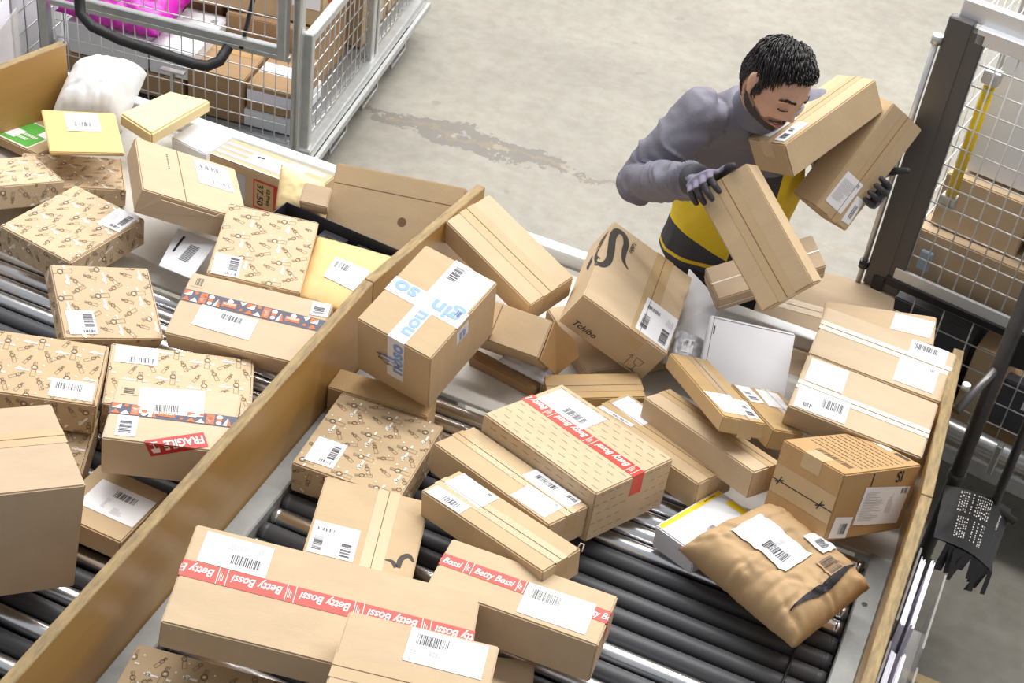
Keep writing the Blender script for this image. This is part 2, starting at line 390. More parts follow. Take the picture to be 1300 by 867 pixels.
# ------------------------------------------------------------------ roller conveyors
PITCH = .0585
def roller_mesh(L_, dark):
    bm = bmesh.new(); r = .0245
    xs = [0, .004, .004, .016, .019, .022, .025, L_-.025, L_-.022, L_-.019, L_-.016, L_-.004, L_-.004, L_]
    rs = [.006, .006, r-.003, r, r, r-.002, r, r, r-.002, r, r, r-.003, .006, .006]
    add_tube(bm, [(x, 0, 0) for x in xs], rs, 20)
    return bm_mesh(bm, 'roller_dark' if dark else 'roller_steel')
def kind_of(i):
    y = 3.012-PITCH*i
    if y > 2.745: return False
    if y > 2.455: return True
    return int(round((2.455-y)/PITCH+.5)) % 2 == 0
def conveyor(label, x0, x1, boards):
    t = empty('roller_conveyor', (x0, 1.0, 0)); tag(t, label, 'conveyor', 'roller conveyors'); o0 = Vector((x0, 1.0, 0))
    def part(o): o.parent = t; o.matrix_parent_inverse = Matrix.Translation(-o0); return o
    a, b = x0+.062, x1-.062
    ms = [roller_mesh(b-a, False), roller_mesh(b-a, True)]; ms[0].materials.append(STEEL); ms[1].materials.append(ROLLBLK)
    for i in range(34):
        o = bpy.data.objects.new('roller', ms[kind_of(i)]); COL.objects.link(o); o.location = (a, 3.012-PITCH*i, .7255); part(o)
    for s, xx in ((0, x0), (1, x1-.06)):
        part(boxes_obj('side_rail', [((xx, 1.0, .60), (xx+.06, 3.05, .762))], mat('worn_rail', (172, 174, 172), rough=.5, metal=.3, var=.3, scale=9, detail=9, bump=.1, bscale=40), None, .004))
    part(boxes_obj('cross_tray', [((x0+.06, 1.0, .60), (x1-.06, 3.05, .63))], DARKM))
    part(boxes_obj('chute_plate', [((x0-.002, 3.05, .735), (x1+.002, 3.80, .75))], PLATE, None, .002))
    part(boxes_obj('end_profile', [((x0, 3.795, .70), (x1, 3.835, .80)), ((x0, 3.79, .785), (x1, 3.80, .80))], ALU, None, .003))
    for xx in (x0+.01, x1-.09):
        for yy in (1.1, 3.6): part(boxes_obj('leg', [((xx, yy, 0), (xx+.08, yy+.08, .62))], GALV, None, .004))
    part(boxes_obj('under_frame', [((x0, 1.0, .5), (x1, 1.06, .6)), ((x0, 3.6, .62), (x1, 3.7, .735))], GALV))
    for (p, q, z1) in boards:
        p = Vector(p); q = Vector(q); d = (q-p); L_ = d.length; ang = math.atan2(d.y, d.x)
        bm = bmesh.new(); add_box(bm, (0, -.0145, .755), (L_, .0145, z1))
        bmesh.ops.bevel(bm, geom=bm.edges[:], offset=.002, segments=1, affect='EDGES')
        for f in bm.faces:
            c = f.calc_center_median()
            if c.z > z1-.006 or c.x < .004 or c.x > L_-.004: f.material_index = 1
        o = link('side_board', bm_mesh(bm), None, [PLY2, PLYE2]); o.location = (p.x, p.y, 0); o.rotation_euler.z = ang; part(o)
    return t, part
PLY2 = mat('board_face', (176, 136, 74), rough=.36, var=.14, scale=3, stretch=(1, 8, 8), bump=.03, bscale=30)
PLYE2 = mat('board_top_edge', (172, 147, 100), rough=.75, var=.3, scale=18, detail=8, stretch=(1, 5, 5), bump=.25, bscale=90, rgb2=(118, 100, 74))
cr, part_r = conveyor('right roller conveyor heaped with parcels in front of the worker', -1.40, .135,
    [((-1.415, 1.0), (-1.415, 3.06), 1.03), ((-1.415, 3.063), (-1.347, 3.66), 1.03), ((.149, 1.0), (.149, 3.02), 1.03), ((.149, 3.023), (.114, 3.66), 1.03)])
cl, part_l = conveyor('left roller conveyor behind the long wooden divider board', -2.98, -1.432,
    [((-3.0, 1.0), (-3.0, 3.06), 1.03), ((-3.0, 3.063), (-2.835, 3.66), 1.03)])
for y in (2.68, 2.62, 2.56, 2.445, 2.39, 2.33):     # round drive belts looped over neighbouring rollers at the right end
    bm = bmesh.new(); ring = []
    for k in range(17):
        a = 2*math.pi*k/16; ring.append((-.02, y-.03+(.03 if math.cos(a) > 0 else -.03)+.027*math.cos(a), .7255+.027*math.sin(a)))
    add_tube(bm, ring, .0035, 6, cap=False); part_r(link('drive_belt', bm_mesh(bm), None, BLKM, True))
for p, nm in (((.10, 2.86, .7625), 'bolt_hole'),):
    bm = bmesh.new(); bmesh.ops.create_circle(bm, cap_ends=True, segments=14, radius=.008, matrix=Matrix.Translation(p)); part_r(link(nm, bm_mesh(bm), None, BLKM))
# paper in clear holders hung on the outside of the right board, and on the far left board
ACRY = mat('clear_plastic', (210, 208, 205), rough=.15, alpha=.35, spec=.6)
PAPER = mat('paper_sheet', (236, 233, 246), rough=.7)
MANILA = mat('manila_card', (150, 120, 84), rough=.8)
def holder(label, loc, rz, w_, h_, sheets, back=ACRY, group=None):
    t = empty('leaflet_holder', loc, (0, 0, rz)); tag(t, label, 'holder')
    boxes_obj('back_panel', [((0, 0, 0), (.003, w_, h_))], back, t)
    boxes_obj('front_panel', [((.045, 0, 0), (.048, w_, h_*.8)), ((0, 0, 0), (.048, w_, .004))], ACRY, t)
    bm = bmesh.new()
    for k in range(sheets):
        x = .006+k*.0016+(.006 if k > sheets//2 else 0); add_box(bm, (x, .01+random.uniform(0, .006), .006), (x+.0014, w_-.012-random.uniform(0, .01), h_*.92+random.uniform(0, .012)), 0, Matrix.Shear('XZ', 4, (.0, 0)) if 0 else None)
    link('paper_stack', bm_mesh(bm), t, PAPER); t.scale.x = 1.7
    return t
h1 = holder('clear leaflet holder with papers on the outside of the right board, farther one', (.168, 2.62, .72), -.02, .26, .27, 9)
h2 = holder('clear leaflet holder with papers on the outside of the right board, middle one', (.168, 2.36, .70), -.02, .24, .24, 9)
h3 = holder('brown folder stuffed with white papers outside the right board, nearest the camera', (.168, 2.02, .72), .02, .30, .30, 14, MANILA)
h4 = holder('clear plastic pocket of white papers hung on the far left board', (-3.05, 3.44, .84), .3, .26, .28, 16)
# ------------------------------------------------------------------ cardboard boxes
# key: centre, size, rotation
BOX = {
'R2':((-1.2023,2.9894,1.0116),(0.229,0.314,0.214),(0.2131,0.0736,-0.1301)),
'R6':((-1.2610,2.8695,0.7956),(0.282,0.086,0.091),(0.0000,-0.0000,0.1071)),
'R1':((-1.1602,3.4477,0.9650),(0.370,0.167,0.098),(0.2187,0.2193,-0.3835)),
'R3':((-1.0405,3.2240,0.8924),(0.240,0.112,0.162),(0.7058,-0.0428,-0.0348)),
'R4':((-0.8035,3.5135,0.9209),(0.292,0.375,0.129),(0.0359,0.4604,0.1463)),
'R5':((-0.8248,3.5063,0.7728),(0.301,0.301,0.045),(0.0000,-0.0000,0.7768)),
'R5b':((-1.0354,3.1977,0.7670),(0.222,0.040,0.034),(0.0000,-0.0000,-0.1746)),
'R7':((-1.1955,2.6660,0.7990),(0.292,0.305,0.098),(0.0000,-0.0000,0.0632)),
'R8':((-1.0540,2.3660,0.8266),(0.263,0.280,0.110),(-0.0150,0.1137,0.2897)),
'R9':((-0.9738,2.0094,0.9600),(0.650,0.274,0.089),(0.0519,0.1228,0.2985)),
'R10':((-0.7085,1.8809,1.0383),(0.321,0.233,0.097),(0.0081,0.0532,0.2478)),
'R10b':((-0.5976,2.1602,0.7796),(0.146,0.146,0.059),(0.0000,-0.0000,0.3256)),
'R11':((-1.1422,1.7298,0.7950),(0.350,0.300,0.090),(0.0000,-0.0000,0.1796)),
'R12':((-0.6220,2.2957,0.9049),(0.405,0.159,0.129),(0.0000,-0.0000,0.0617)),
'R13a':((-0.7564,2.4739,0.9277),(0.411,0.128,0.076),(-0.0578,-0.1507,-0.3869)),
'R13b':((-0.8125,2.6707,0.8743),(0.414,0.142,0.091),(-0.1310,-0.1001,-0.4022)),
'R14':((-0.7093,2.8661,0.8618),(0.403,0.294,0.150),(-0.1487,-0.0805,-0.4076)),
'R15':((-0.5332,3.0713,0.8149),(0.400,0.147,0.087),(-0.0710,-0.1008,-0.4388)),
'R16':((-0.4142,3.0829,0.8907),(0.412,0.103,0.081),(-0.1549,-0.1448,-0.5067)),
'R17':((-0.7782,3.2250,0.7850),(0.275,0.106,0.064),(-0.0060,-0.0104,0.5619)),
'R18':((-0.4488,3.1979,0.9559),(0.121,0.444,0.045),(-0.3360,0.2172,0.5222)),
'R19':((-0.2864,3.2781,0.8773),(0.163,0.260,0.060),(-0.2318,0.2907,0.6430)),
'R20':((-0.4221,3.4693,0.8664),(0.246,0.245,0.051),(0.5715,0.0306,0.2438)),
'R21':((-0.2885,3.9476,0.6989),(0.418,0.576,0.102),(0.0000,-0.0000,0.1172)),
'R22':((-0.0509,3.0443,0.9470),(0.314,0.204,0.184),(-0.2303,0.3025,0.9836)),
'R23a':((-0.0745,3.3007,0.9806),(0.363,0.187,0.084),(0.2519,0.0705,0.0420)),
'R23b':((-0.0773,3.5425,0.9606),(0.373,0.174,0.145),(0.2924,0.0448,0.0237)),
'R23c':((-0.1126,3.7459,0.9095),(0.319,0.125,0.128),(0.1030,-0.1304,0.1349)),
'R25':((-0.3322,2.8623,0.7975),(0.244,0.134,0.070),(-0.0923,0.0486,1.1437)),
'R27':((-0.4670,3.7061,1.0286),(0.327,0.109,0.074),(0.3714,-0.3146,0.6541)),
'L1':((-2.3419,3.0089,0.8510),(0.269,0.306,0.089),(-0.0480,0.0097,-0.1328)),
'L2':((-2.0322,2.7198,0.9071),(0.278,0.228,0.053),(0.4144,0.2885,0.9065)),
'L3':((-1.6743,2.8804,0.8853),(0.406,0.216,0.069),(0.2703,-0.0059,0.1892)),
'L4':((-1.7918,3.1463,0.9171),(0.265,0.288,0.060),(0.1679,0.1037,0.3444)),
'L6':((-2.1360,3.2861,0.9330),(0.322,0.336,0.075),(-0.1170,0.3834,0.6182)),
'L10':((-2.8186,3.4498,0.7830),(0.233,0.180,0.033),(-0.0866,-0.0530,-0.1642)),
'L11a':((-2.6622,3.0982,0.8619),(0.300,0.236,0.075),(-0.2046,0.1481,0.9672)),
'L11b':((-2.5719,3.3230,0.7846),(0.306,0.232,0.058),(-0.1403,0.1043,0.6417)),
'L12':((-2.3526,3.7155,0.7860),(0.147,0.133,0.061),(0.0526,0.0006,-0.1651)),
'L13':((-2.0251,3.5974,0.8173),(0.388,0.126,0.142),(-0.0504,-0.0267,-0.0625)),
'L15':((-1.7813,3.4361,0.9461),(0.084,0.066,0.060),(0.5743,0.0720,0.2618)),
'L16':((-1.5698,3.5406,0.8865),(0.402,0.274,0.051),(0.9435,-0.0123,0.2108)),
'L19':((-2.0025,2.3539,0.9334),(0.360,0.231,0.100),(0.0074,0.1281,0.4699)),
'L19b':((-1.9617,2.2419,0.8200),(0.361,0.233,0.100),(0.0120,0.0990,0.4210)),
'L20':((-1.7194,2.5936,0.8271),(0.374,0.242,0.106),(-0.0056,0.1200,0.5043)),
'L21':((-1.5869,2.3640,0.9400),(0.304,0.213,0.118),(0.0022,0.0569,0.4200)),
'L22':((-1.6459,2.1747,0.8050),(0.191,0.223,0.060),(-0.1584,0.0869,0.0424)),
'L23':((-1.8016,1.8921,0.9982),(0.402,0.313,0.291),(-0.0837,0.1664,0.8583)),
'H1':((-0.4749,3.4624,1.3001),(0.157,0.359,0.118),(0.8613,-0.7653,0.4243)),
'H2':((-0.4685,3.9451,1.4057),(0.384,0.146,0.104),(-0.4027,-0.2601,1.1372)),
'H3':((-0.3373,4.0564,1.2676),(0.122,0.366,0.151),(0.8863,-0.2515,-0.7565)),
}
LABELS = [
('R2','T','a',0.0479,0.0694,0.119,0.167,-0.022),
('R4','T','b',0.0861,-0.0986,0.111,0.150,-0.035),
('R7','T','c',-0.0847,-0.0811,0.080,0.094,0.013),
('R8','T','b',-0.0692,-0.0669,0.111,0.104,0.004),
('R9','T','d',-0.2211,0.0792,0.152,0.086,-0.017),
('R10','T','e',0.0563,0.0650,0.165,0.089,-0.020),
('R12','T','e',0.0861,-0.0171,0.161,0.095,0.021),
('R13a','T','f',-0.1343,-0.0403,0.117,0.040,0.014),
('R13a','T','g',-0.1235,0.0317,0.130,0.065,-0.054),
('R13b','T','h',0.1047,0.0442,0.161,0.050,-0.004),
('R13b','T','g',0.1216,-0.0260,0.113,0.072,0.046),
('R14','T','d',-0.0978,0.0766,0.169,0.096,-0.001),
('R15','T','p',-0.1239,0.0261,0.123,0.066,-0.040),
('R15','T','f',-0.1341,-0.0353,0.113,0.015,0.087),
('R18','T','p',-0.0348,-0.1228,0.078,0.136,0.074),
('R18','T','i',0.0399,-0.1374,0.035,0.124,-0.058),
('R19','T','i',-0.0495,0.0733,0.050,0.095,0.035),
('R19','T','p',0.0224,0.0652,0.072,0.103,-0.089),
('R22','F','j',0.0378,-0.0102,0.190,0.104,-0.073),
('R22','F','f',-0.1070,-0.0561,0.072,0.058,-0.097),
('R23a','T','p',-0.1159,0.0453,0.104,0.078,0.019),
('R23a','T','k',-0.1020,-0.0480,0.140,0.074,0.026),
('R23b','T','l',0.1131,0.0601,0.103,0.050,0.015),
('R23b','T','g',0.1018,-0.0294,0.111,0.081,0.020),
('R23c','T','p',0.0960,0.0079,0.114,0.072,-0.137),
('L1','T','c',0.0832,0.0978,0.077,0.102,0.079),
('L2','T','m',-0.0843,-0.0643,0.077,0.072,0.021),
('L3','T','n',-0.0585,-0.0310,0.165,0.071,-0.059),
('L3','T','q',0.1834,0.0807,0.050,0.046,0.067),
('L4','T','m',-0.0848,-0.1046,0.076,0.079,0.039),
('L6','T','o',0.0785,0.0677,0.110,0.155,0.035),
('L19','T','l',0.1145,-0.0698,0.105,0.066,-0.006),
('L20','T','r',-0.1193,0.0788,0.111,0.068,0.020),
('L21','T','s',-0.0119,0.0455,0.158,0.093,0.084),
('L21','T','q',-0.1019,-0.0566,0.048,0.071,0.041),
('L22','T','t',0.0154,0.0046,0.150,0.113,0.354),
('H2','T','p',-0.1120,0.0250,0.044,0.114,-1.603),
('H2','T','i',-0.1266,-0.0373,0.041,0.104,-1.533),
('H3','R','g',-0.1000,0.0216,0.080,0.106,-1.594),
('H3','R','f',-0.1229,-0.0462,0.035,0.083,-1.482),
]
K = dict(R2=K_M, R6=K_O, R1=K_L, R3=K_M, R4=K_L, R5=K_L, R5b=K_B, R7=K_M, R8=K_M, R9=K_L, R10=K_L, R10b=K_L, R11=K_M, R12=K_L, R13a=K_M, R13b=K_M, R14=K_L, R15=K_M, R16=K_L,
         R17=K_O, R18=K_O, R19=K_O, R20=WCARD, R21=K_G, R22=K_D, R23a=K_P, R23b=K_P, R23c=K_L, R25=WCARD, R27=K_G, L1=K_L, L2=K_L, L3=K_P, L4=K_L, L6=K_G, L10=K_M, L11a=K_L, L11b=K_L,
         L12=WCARD, L13=K_M, L15=K_G, L16=K_M, L19=K_M, L19b=K_M, L20=K_L, L21=K_P, L22=K_M, L23=K_G, H1=K_M, H2=K_M, H3=K_M)
LB = dict(
 R2='large brown box crossed by blue lettered tape with a big white label, beside the divider',
 R6='plain ochre box lying low under the blue taped box against the divider board',
 R1='plain brown oblong box propped at the far end beside the divider board tip',
 R3='plain brown box with an open end flap, right of the blue taped box',
 R4='big tilted brown box with a dark curling logo and a white label',
 R5='flat brown carton lying under the tilted box with the dark curling logo',
 R5b='narrow flat brown carton lying on the metal plate under the open flap box',
 R7='watch print box on the right conveyor with a white label at its left corner',
 R8='brown box with glossy tape, dark swirl print and a rounded white label',
 R9='longest brown box with upside down red lettered tape at the bottom of the picture',
 R10='brown box with a white barcode label cut off by the bottom edge of the picture',
 R10b='small brown box peeking out at the bottom edge beside the barcode label box',
 R11='watch print box cut off by the bottom edge beside the divider board',
 R12='brown box with upright red lettered tape, right of the longest red taped box',
 R13a='brown box with two white labels at its left end, beside the swirl print box',
 R13b='brown box with two overlapping white labels at its right end',
 R14='brown box printed with fine dashes and closed by red lettered tape',
 R15='long brown box with a white label and barcode strip, right of the dash printed box',
 R16='long narrow brown box with a straight seam, between the labelled long boxes',
 R17='ochre box lying crosswise under the tilted logo box, behind the dash printed box',
 R18='ochre long box with a square blank label and a narrow barcode label',
 R19='ochre long box with two labels at its top end, beside the taped up brown box',
 R20='flat white box leaning on the pile right below the worker',
 R21='large plain brown box at the back, behind the leaning flat white box',
 R22='dark brown box wrapped in clear tape with printed text, against the right board',
 R23a='brown box with two white labels at its left, lower of two by the right board',
 R23b='brown box with shiny white tape, upper of two by the right board',
 R23c='brown box with a blank white label, farthest back by the end of the right board',
 R25='white parcel with yellow stripes half under the brown paper bag',
 R27='greyish brown box with a white strap, lying below the box in the gloved right hand',
 L1='large watch print box with a white label at its right corner, above the steel rollers',
 L2='watch print box with its label at the lower left, right of the bare steel rollers',
 L3='brown box with navy and orange shape tape and a white label, against the divider',
 L4='watch print box leaning up behind the navy taped box, left of the black tray',
 L6='greyish brown box with a tucked flap and a white label, far left pile',
 L10='brown box with a green and white sticker at the far left board',
 L11a='watch print box at the left edge behind the large labelled watch print box',
 L11b='watch print box lying under the flat tan envelope, far left',
 L12='white carton behind the thick yellow envelope at the far end',
 L13='brown box wrapped in grey striped tape with a red framed price tag',
 L15='small greyish box standing beside the black tray and the tall open carton',
 L16='large flat brown carton standing on edge with a round finger hole, by the divider tip',
 L19='watch print box with its label at the front right corner, above the big plain box',
 L19b='watch print box half hidden behind the big plain box at the left edge',
 L20='watch print box underneath the FRAGILE sticker box',
 L21='brown box with navy shape tape and a red FRAGILE sticker',
 L22='low brown box with a large white label, right of the big plain box',
 L23='big plain brown box with wrinkled clear tape at the left edge of the picture',
 H1='plain brown box gripped in the gloved right hand over the pile',
 H2='brown box with two white labels held under the chin of the worker',
 H3='brown box with a square label held in the gloved left hand')
GRP = {}
OBJ = {}
for k, (c, s, e) in BOX.items():
    nm = 'parcel_box' if K[k] is WCARD else 'cardboard_box'
    me = bev_box(*s, bev=min(.0035, s[2]*.1), jit=.0003, name=nm)
    o = link(nm, me, None, K[k]); o.location = c; o.rotation_euler = e
    tag(o, LB[k], 'box'); OBJ[k] = o
for (k, f, kind, u, v, w_, h_, a) in LABELS:
    if k == 'L22': a = 0.0
    fx, fy = {'T': (0, 1), 'F': (0, 2), 'R': (1, 2)}[f]; hx, hy = BOX[k][1][fx]/2-.002, BOX[k][1][fy]/2-.002   # keep every label on its own face
    ca, sa = abs(math.cos(a)), abs(math.sin(a)); q = min(1, hx/(w_/2*ca+h_/2*sa), hy/(w_/2*sa+h_/2*ca)); w_ *= q; h_ *= q
    ex, ey = w_/2*ca+h_/2*sa, w_/2*sa+h_/2*ca; u = max(-hx+ex, min(hx-ex, u)); v = max(-hy+ey, min(hy-ey, v))
    label_on(face_map(BOX[k][1], f), OBJ[k], kind, u, v, w_, h_, a)
def fm(k, f='T'): return face_map(BOX[k][1], f)
def S(k): return BOX[k][1]
WATCH = {'L1': 1.35, 'L2': .1, 'L4': .1, 'L11a': .9, 'L11b': .6, 'L19': -1.6, 'L19b': -1.6, 'L20': -1.6, 'R7': -.05, 'R11': -1.6}
for i, (k, a) in enumerate(WATCH.items()):
    lx, ly, lz = S(k)
    pattern_on(fm(k), OBJ[k], -lx/2, -ly/2, lx/2, ly/2, i, a)
    pattern_on(fm(k, 'F'), OBJ[k], -lx/2, -lz/2, lx/2, lz/2, i+20, a+1)
    if k in ('L1', 'R7'): pattern_on(fm(k, 'R'), OBJ[k], -ly/2, -lz/2, ly/2, lz/2, i+40, a+.6)
    if k in ('L2', 'R7'): pattern_on(fm(k, 'L'), OBJ[k], -ly/2, -lz/2, ly/2, lz/2, i+60, a+.6)
    D = Decal(fm(k)); e = .007
    if k in ('L4', 'R7'): D.quad_strip(-lx/2+.004, ly/2-e, lx/2-.004, ly/2-e+.0012, DARKINK, .0005)
    else: D.quad_strip(lx/2-e, -ly/2+.004, lx/2-e+.0014, ly/2-.004, DARKINK, .0005)
    D.build('lid_edge', OBJ[k])
# closing seams and tape
for k, ax, pos, tp, tm in (('R1', 'x', -.005, .055, TAPE), ('R4', 'y', .045, .06, TAPE), ('R15', 'x', -.004, .05, TAPE), ('R16', 'x', .026, .045, TAPE), ('R17', 'x', 0, .05, TAPE), ('R18', 'y', .012, .04, TAPE),
                        ('R19', 'y', .03, .035, WTAPE), ('R8', 'y', .03, .055, TAPE), ('R10', 'x', -.03, .06, TAPE), ('R23a', 'x', -.012, .028, WTAPE), ('R23b', 'x', .022, .03, WTAPE), ('L23', 'x', .03, .055, TAPE),
                        ('H1', 'y', 0, .05, TAPE), ('H2', 'x', 0, .045, TAPE), ('R3', 'y', -.03, 0, None), ('R13a', 'x', 0, .04, TAPE), ('R13b', 'x', .012, .04, TAPE), ('R21', 'x', .06, .06, TAPE), ('L6', 'y', -.03, 0, None)):
    seam_on(fm(k), OBJ[k], S(k), ax, pos, tp, tm)
seam_on(fm('H3', 'R'), OBJ['H3'], S('H3'), 'x', 0, .045, TAPE, 0, 'R')
for k in ('R22',):
    lx, ly, lz = S(k)
    D = Decal(fm(k, 'L')); D.quad_strip(-ly/2+.004, -.012, ly/2-.004, -.0095, BLACK, .0012); D.quad_strip(-ly/2+.004, -.045, ly/2-.004, .03, TAPE, .0005)
    for u in (-.075, .06): D.line([(u-.012, -.016), (u+.012, -.004)], .003, BLACK, .0016); D.line([(u-.006, -.022), (u+.004, .002)], .003, BLACK, .0016)
    D.build('packing_tape', OBJ[k])
    D = Decal(fm(k))
    for r in range(9):
        u = -.07+r*.021; p = -.085
        while p < .085:
            q = p+random.uniform(.004, .014); D.quad_strip(u, p, u+.0032, q, DARKINK, .0008); p = q+.003
    D.quad_strip(.13, .06, .146, .1, DARKINK, .0008); D.quad_strip(.13, -.075, .146, -.03, DARKINK, .0008); D.quad_strip(.128, -.02, .146, .045, WTAPE, .0008)
    p = -.075
    while p < .035: D.quad_strip(-.11, p, -.088, p+.0022, BROWNINK, .0008); p += random.choice((.004, .006))
    D.build('printed_text', OBJ[k])
    D = Decal(fm(k, 'F')); D.text('SI', .075, .068, .03, BLACK, .0008, rotT(0, 0, 0), 0, .02)
    D.quad_strip(-.045, .012, -.033, .028, BLACK, .0008); D.quad_strip(-.038, .05, -.034, .085, BLACK, .0008); D.build('printed_text', OBJ[k])['kind'] = 'stuff'
    D = Decal(fm(k)); D.quad_strip(-lx/2-.04, -.03, -lx/2, .03, TAPE, .0004); D.quad_strip(-lx/2, -.03, -lx/2+.05, .03, TAPE, .0004); D.build('packing_tape', OBJ[k])
# red lettered tape
brand_tape(fm('R9'), OBJ['R9'], S('R9'), .012, .045, True)
brand_tape(fm('R12'), OBJ['R12'], S('R12'), .008, .038, False)
brand_tape(fm('R14'), OBJ['R14'], S('R14'), .012, .044, True)
D = Decal(fm('R14')); lx, ly, lz = S('R14')
for i in range(-6, 7):
    for j in range(-6, 7):
        u, v = i*.04+(j % 2)*.02, j*.026
        for du, dv, ok in ((u, v, True), (u, -ly/2-(j+7)*.026, j < -1)):
            if ok and abs(du)+.012 < lx/2 and dv+.0 < ly/2-.004 and dv > -ly/2-lz+.006 and abs(dv+ly/2) > .006 and abs(dv-.012) > .026: D.quad_strip(du-.011, dv, du+.011, dv+.0011, BROWNINK, .0004)
for i in range(-5, 6):
    for j in range(5):
        u, v = i*.03+(j % 2)*.015, j*.028
        if abs(u)+.01 < ly/2 and abs(u-.012) > .034: D.quad_strip(lx/2+.012+v, u-.009, lx/2+.0132+v, u+.009, BROWNINK, .0004)
D.build('printed_dashes', OBJ['R14'])['kind'] = 'stuff'
# navy shape tape, FRAGILE sticker
shape_tape(fm('L3'), OBJ['L3'], S('L3'), .028, .04); shape_tape(fm('L21'), OBJ['L21'], S('L21'), .0, .04)
for k, u, v in (('L3', -.175, .082), ('L21', -.115, .07)):
    label_on(fm(k), OBJ[k], 'q', u, v, .042, .036, 1.57 if k == 'L3' else 0, 'printed_barcode', .0008, K[k])
D = Decal(fm('L21'), -S('L21')[1]/2); T = rotT(.022, -.098, .38); w_, h_ = .142, .05
n = 12
for i in range(n):
    for j in range(4):
        u0, u1, v0, v1 = -w_/2+w_*i/n, -w_/2+w_*(i+1)/n, -h_/2+h_*j/4, -h_/2+h_*(j+1)/4
        D.cpoly([T(u0, v0), T(u1, v0), T(u1, v1), T(u0, v1)], FRAG, .0018)
D.text('FRAGILE', .018, 0, .026, WINK, .0026, T, 0, .03, .094, True, True)
T2 = lambda u, v: T(-.052+u, v)
D.cpoly([T2(-.011, -.002), T2(.011, -.002), T2(.009, -.016), T2(-.009, -.016)], WINK, .0026); D.cpoly([T2(-.0015, -.002), T2(.0015, -.002), T2(.0015, .012), T2(-.0015, .012)], WINK, .0026); D.cpoly([T2(-.009, .012), T2(.009, .012), T2(.009, .015), T2(-.009, .015)], WINK, .0026)
D.build('fragile_sticker', OBJ['L21'])
# blue lettered tape on R2
lx, ly, lz = S('R2'); D = Decal(fm('R2'))
D.quad_strip(-lx/2-.03, -.035, -lx/2, .02, BTAPE, .0007); D.quad_strip(-lx/2, -.035, lx/2, .02, BTAPE, .0007); D.quad_strip(lx/2, -.035, lx/2+.07, .02, BTAPE, .0007)
T = lambda u, v: (.008+v, u)
for a, b in ((-ly/2-.16, -ly/2), (-ly/2, ly/2)): D.quad_strip(a, -.026, b, .026, BTAPE, .0009, 3, T)
D.text('so', -.068, -.008, .046, BLUE, .0016, rotT(0, 0, 0), 0, .03, .07, True, True)
D.text('gin', .06, -.008, .046, BLUE, .0016, None, 0, .03, .09, True, True)
Tt = lambda u, v: (.008-v, -.085+u)
D.text('nou', 0, 0, .04, BLUE, .0016, Tt, 0, .03, .09)
Tf = lambda u, v: (.008-v, -ly/2-.075+u)
D.text('noso', 0, 0, .042, BLUE, .0016, Tf, 0, .03, .12)
D.text('n', 0, 0, .042, BLUE, .0016, lambda u, v: (lx/2+.04-v, -.008+u), 0, .03)
D.build('printed_tape', OBJ['R2'])
bm = bmesh.new(); bmesh.ops.create_icosphere(bm, subdivisions=3, radius=1)
for v in bm.verts:
    p = v.co.copy(); v.co = Vector((p.x*.03, p.y*.008, p.z*.012))*(1+.7*noise.noise(p*3))
o = link('torn_foil', bm_mesh(bm), OBJ['R2'], mat('foil', (190, 192, 205), rough=.2, metal=.8), True); o.location = (-.012, -ly/2-.003, .01)
# curling logo on R4 and matching print on R8
def ribbon(D, pts, wds, m_, off, n=8):
    P = []
    pts = [Vector(p) for p in pts]
    ext = [pts[0]*2-pts[1]]+pts+[pts[-1]*2-pts[-2]]; wx = [wds[0]]+list(wds)+[wds[-1]]
    for i in range(1, len(ext)-2):
        for k in range(n):
            t = k/n; a, b, c, d = ext[i-1:i+3]
            P.append((.5*((2*b)+(c-a)*t+(2*a-5*b+4*c-d)*t*t+(3*b-a-3*c+d)*t**3), wx[i]+(wx[i+1]-wx[i])*t))
    P.append((pts[-1], wds[-1]))
    E = []
    for i, (p, w_) in enumerate(P):
        d = (P[min(i+1, len(P)-1)][0]-P[max(i-1, 0)][0]).normalized(); nn = Vector((-d.y, d.x))*w_/2; E.append((p-nn, p+nn))
    for (a, b), (c, d) in zip(E, E[1:]): D.poly([tuple(a), tuple(c), tuple(d), tuple(b)], m_, off)
D = Decal(fm('R4')); lx, ly, lz = S('R4')
ribbon(D, [(-.052, .03), (-.074, .052), (-.083, .09), (-.086, .125), (-.1, .155), (-.124, .155), (-.132, .12), (-.122, .06), (-.117, .01), (-.128, -.022), (-.148, -.03), (-.162, -.008), (-.17, .012)], [.003, .013, .018, .019, .02, .021, .024, .025, .022, .019, .016, .01, .004], DARKINK, .0006)
ribbon(D, [(-.15, -.012), (-.172, .02), (-.185, .055), (-.176, .1), (-.16, .145)], [.02, .016, .014, .02, .004], DARKINK, .0006)
ribbon(D, [(-.2, -.01), (-.21, .03), (-.215, .075)], [.004, .03, .006], DARKINK, .0006)
ribbon(D, [(-.168, .15), (-.185, .13), (-.2, .09)], [.004, .02, .004], DARKINK, .0006)
D.text('Tchibo', -.062, .135, .014, DARKINK, .0008, lambda u, v: (-.062+(v-.135), .13-(u+.062)), .3, .02)
D.build('printed_logo', OBJ['R4'])
D = Decal(fm('R4', 'F')); D.text('Tchibo', -.075, -.03, .02, DARKINK, .0006, None, .3, .02)
for a in ((.075, .035), (.1, .035)):
    pass
D.line([(.075, -.05), (.075, -.005), (.068, -.015)], .0016, DARKINK, .0006); D.line([(.075, -.005), (.082, -.015)], .0016, DARKINK, .0006)
D.line([(.09, -.005), (.114, -.005), (.112, -.025), (.102, -.032), (.092, -.025)], .0016, DARKINK, .0006, True); D.line([(.102, -.032), (.102, -.05), (.094, -.052), (.11, -.052)], .0016, DARKINK, .0006); D.line([(.062, -.055), (.115, -.055)], .0016, DARKINK, .0006)
D.build('printed_logo', OBJ['R4'])
D = Decal(fm('R8'))
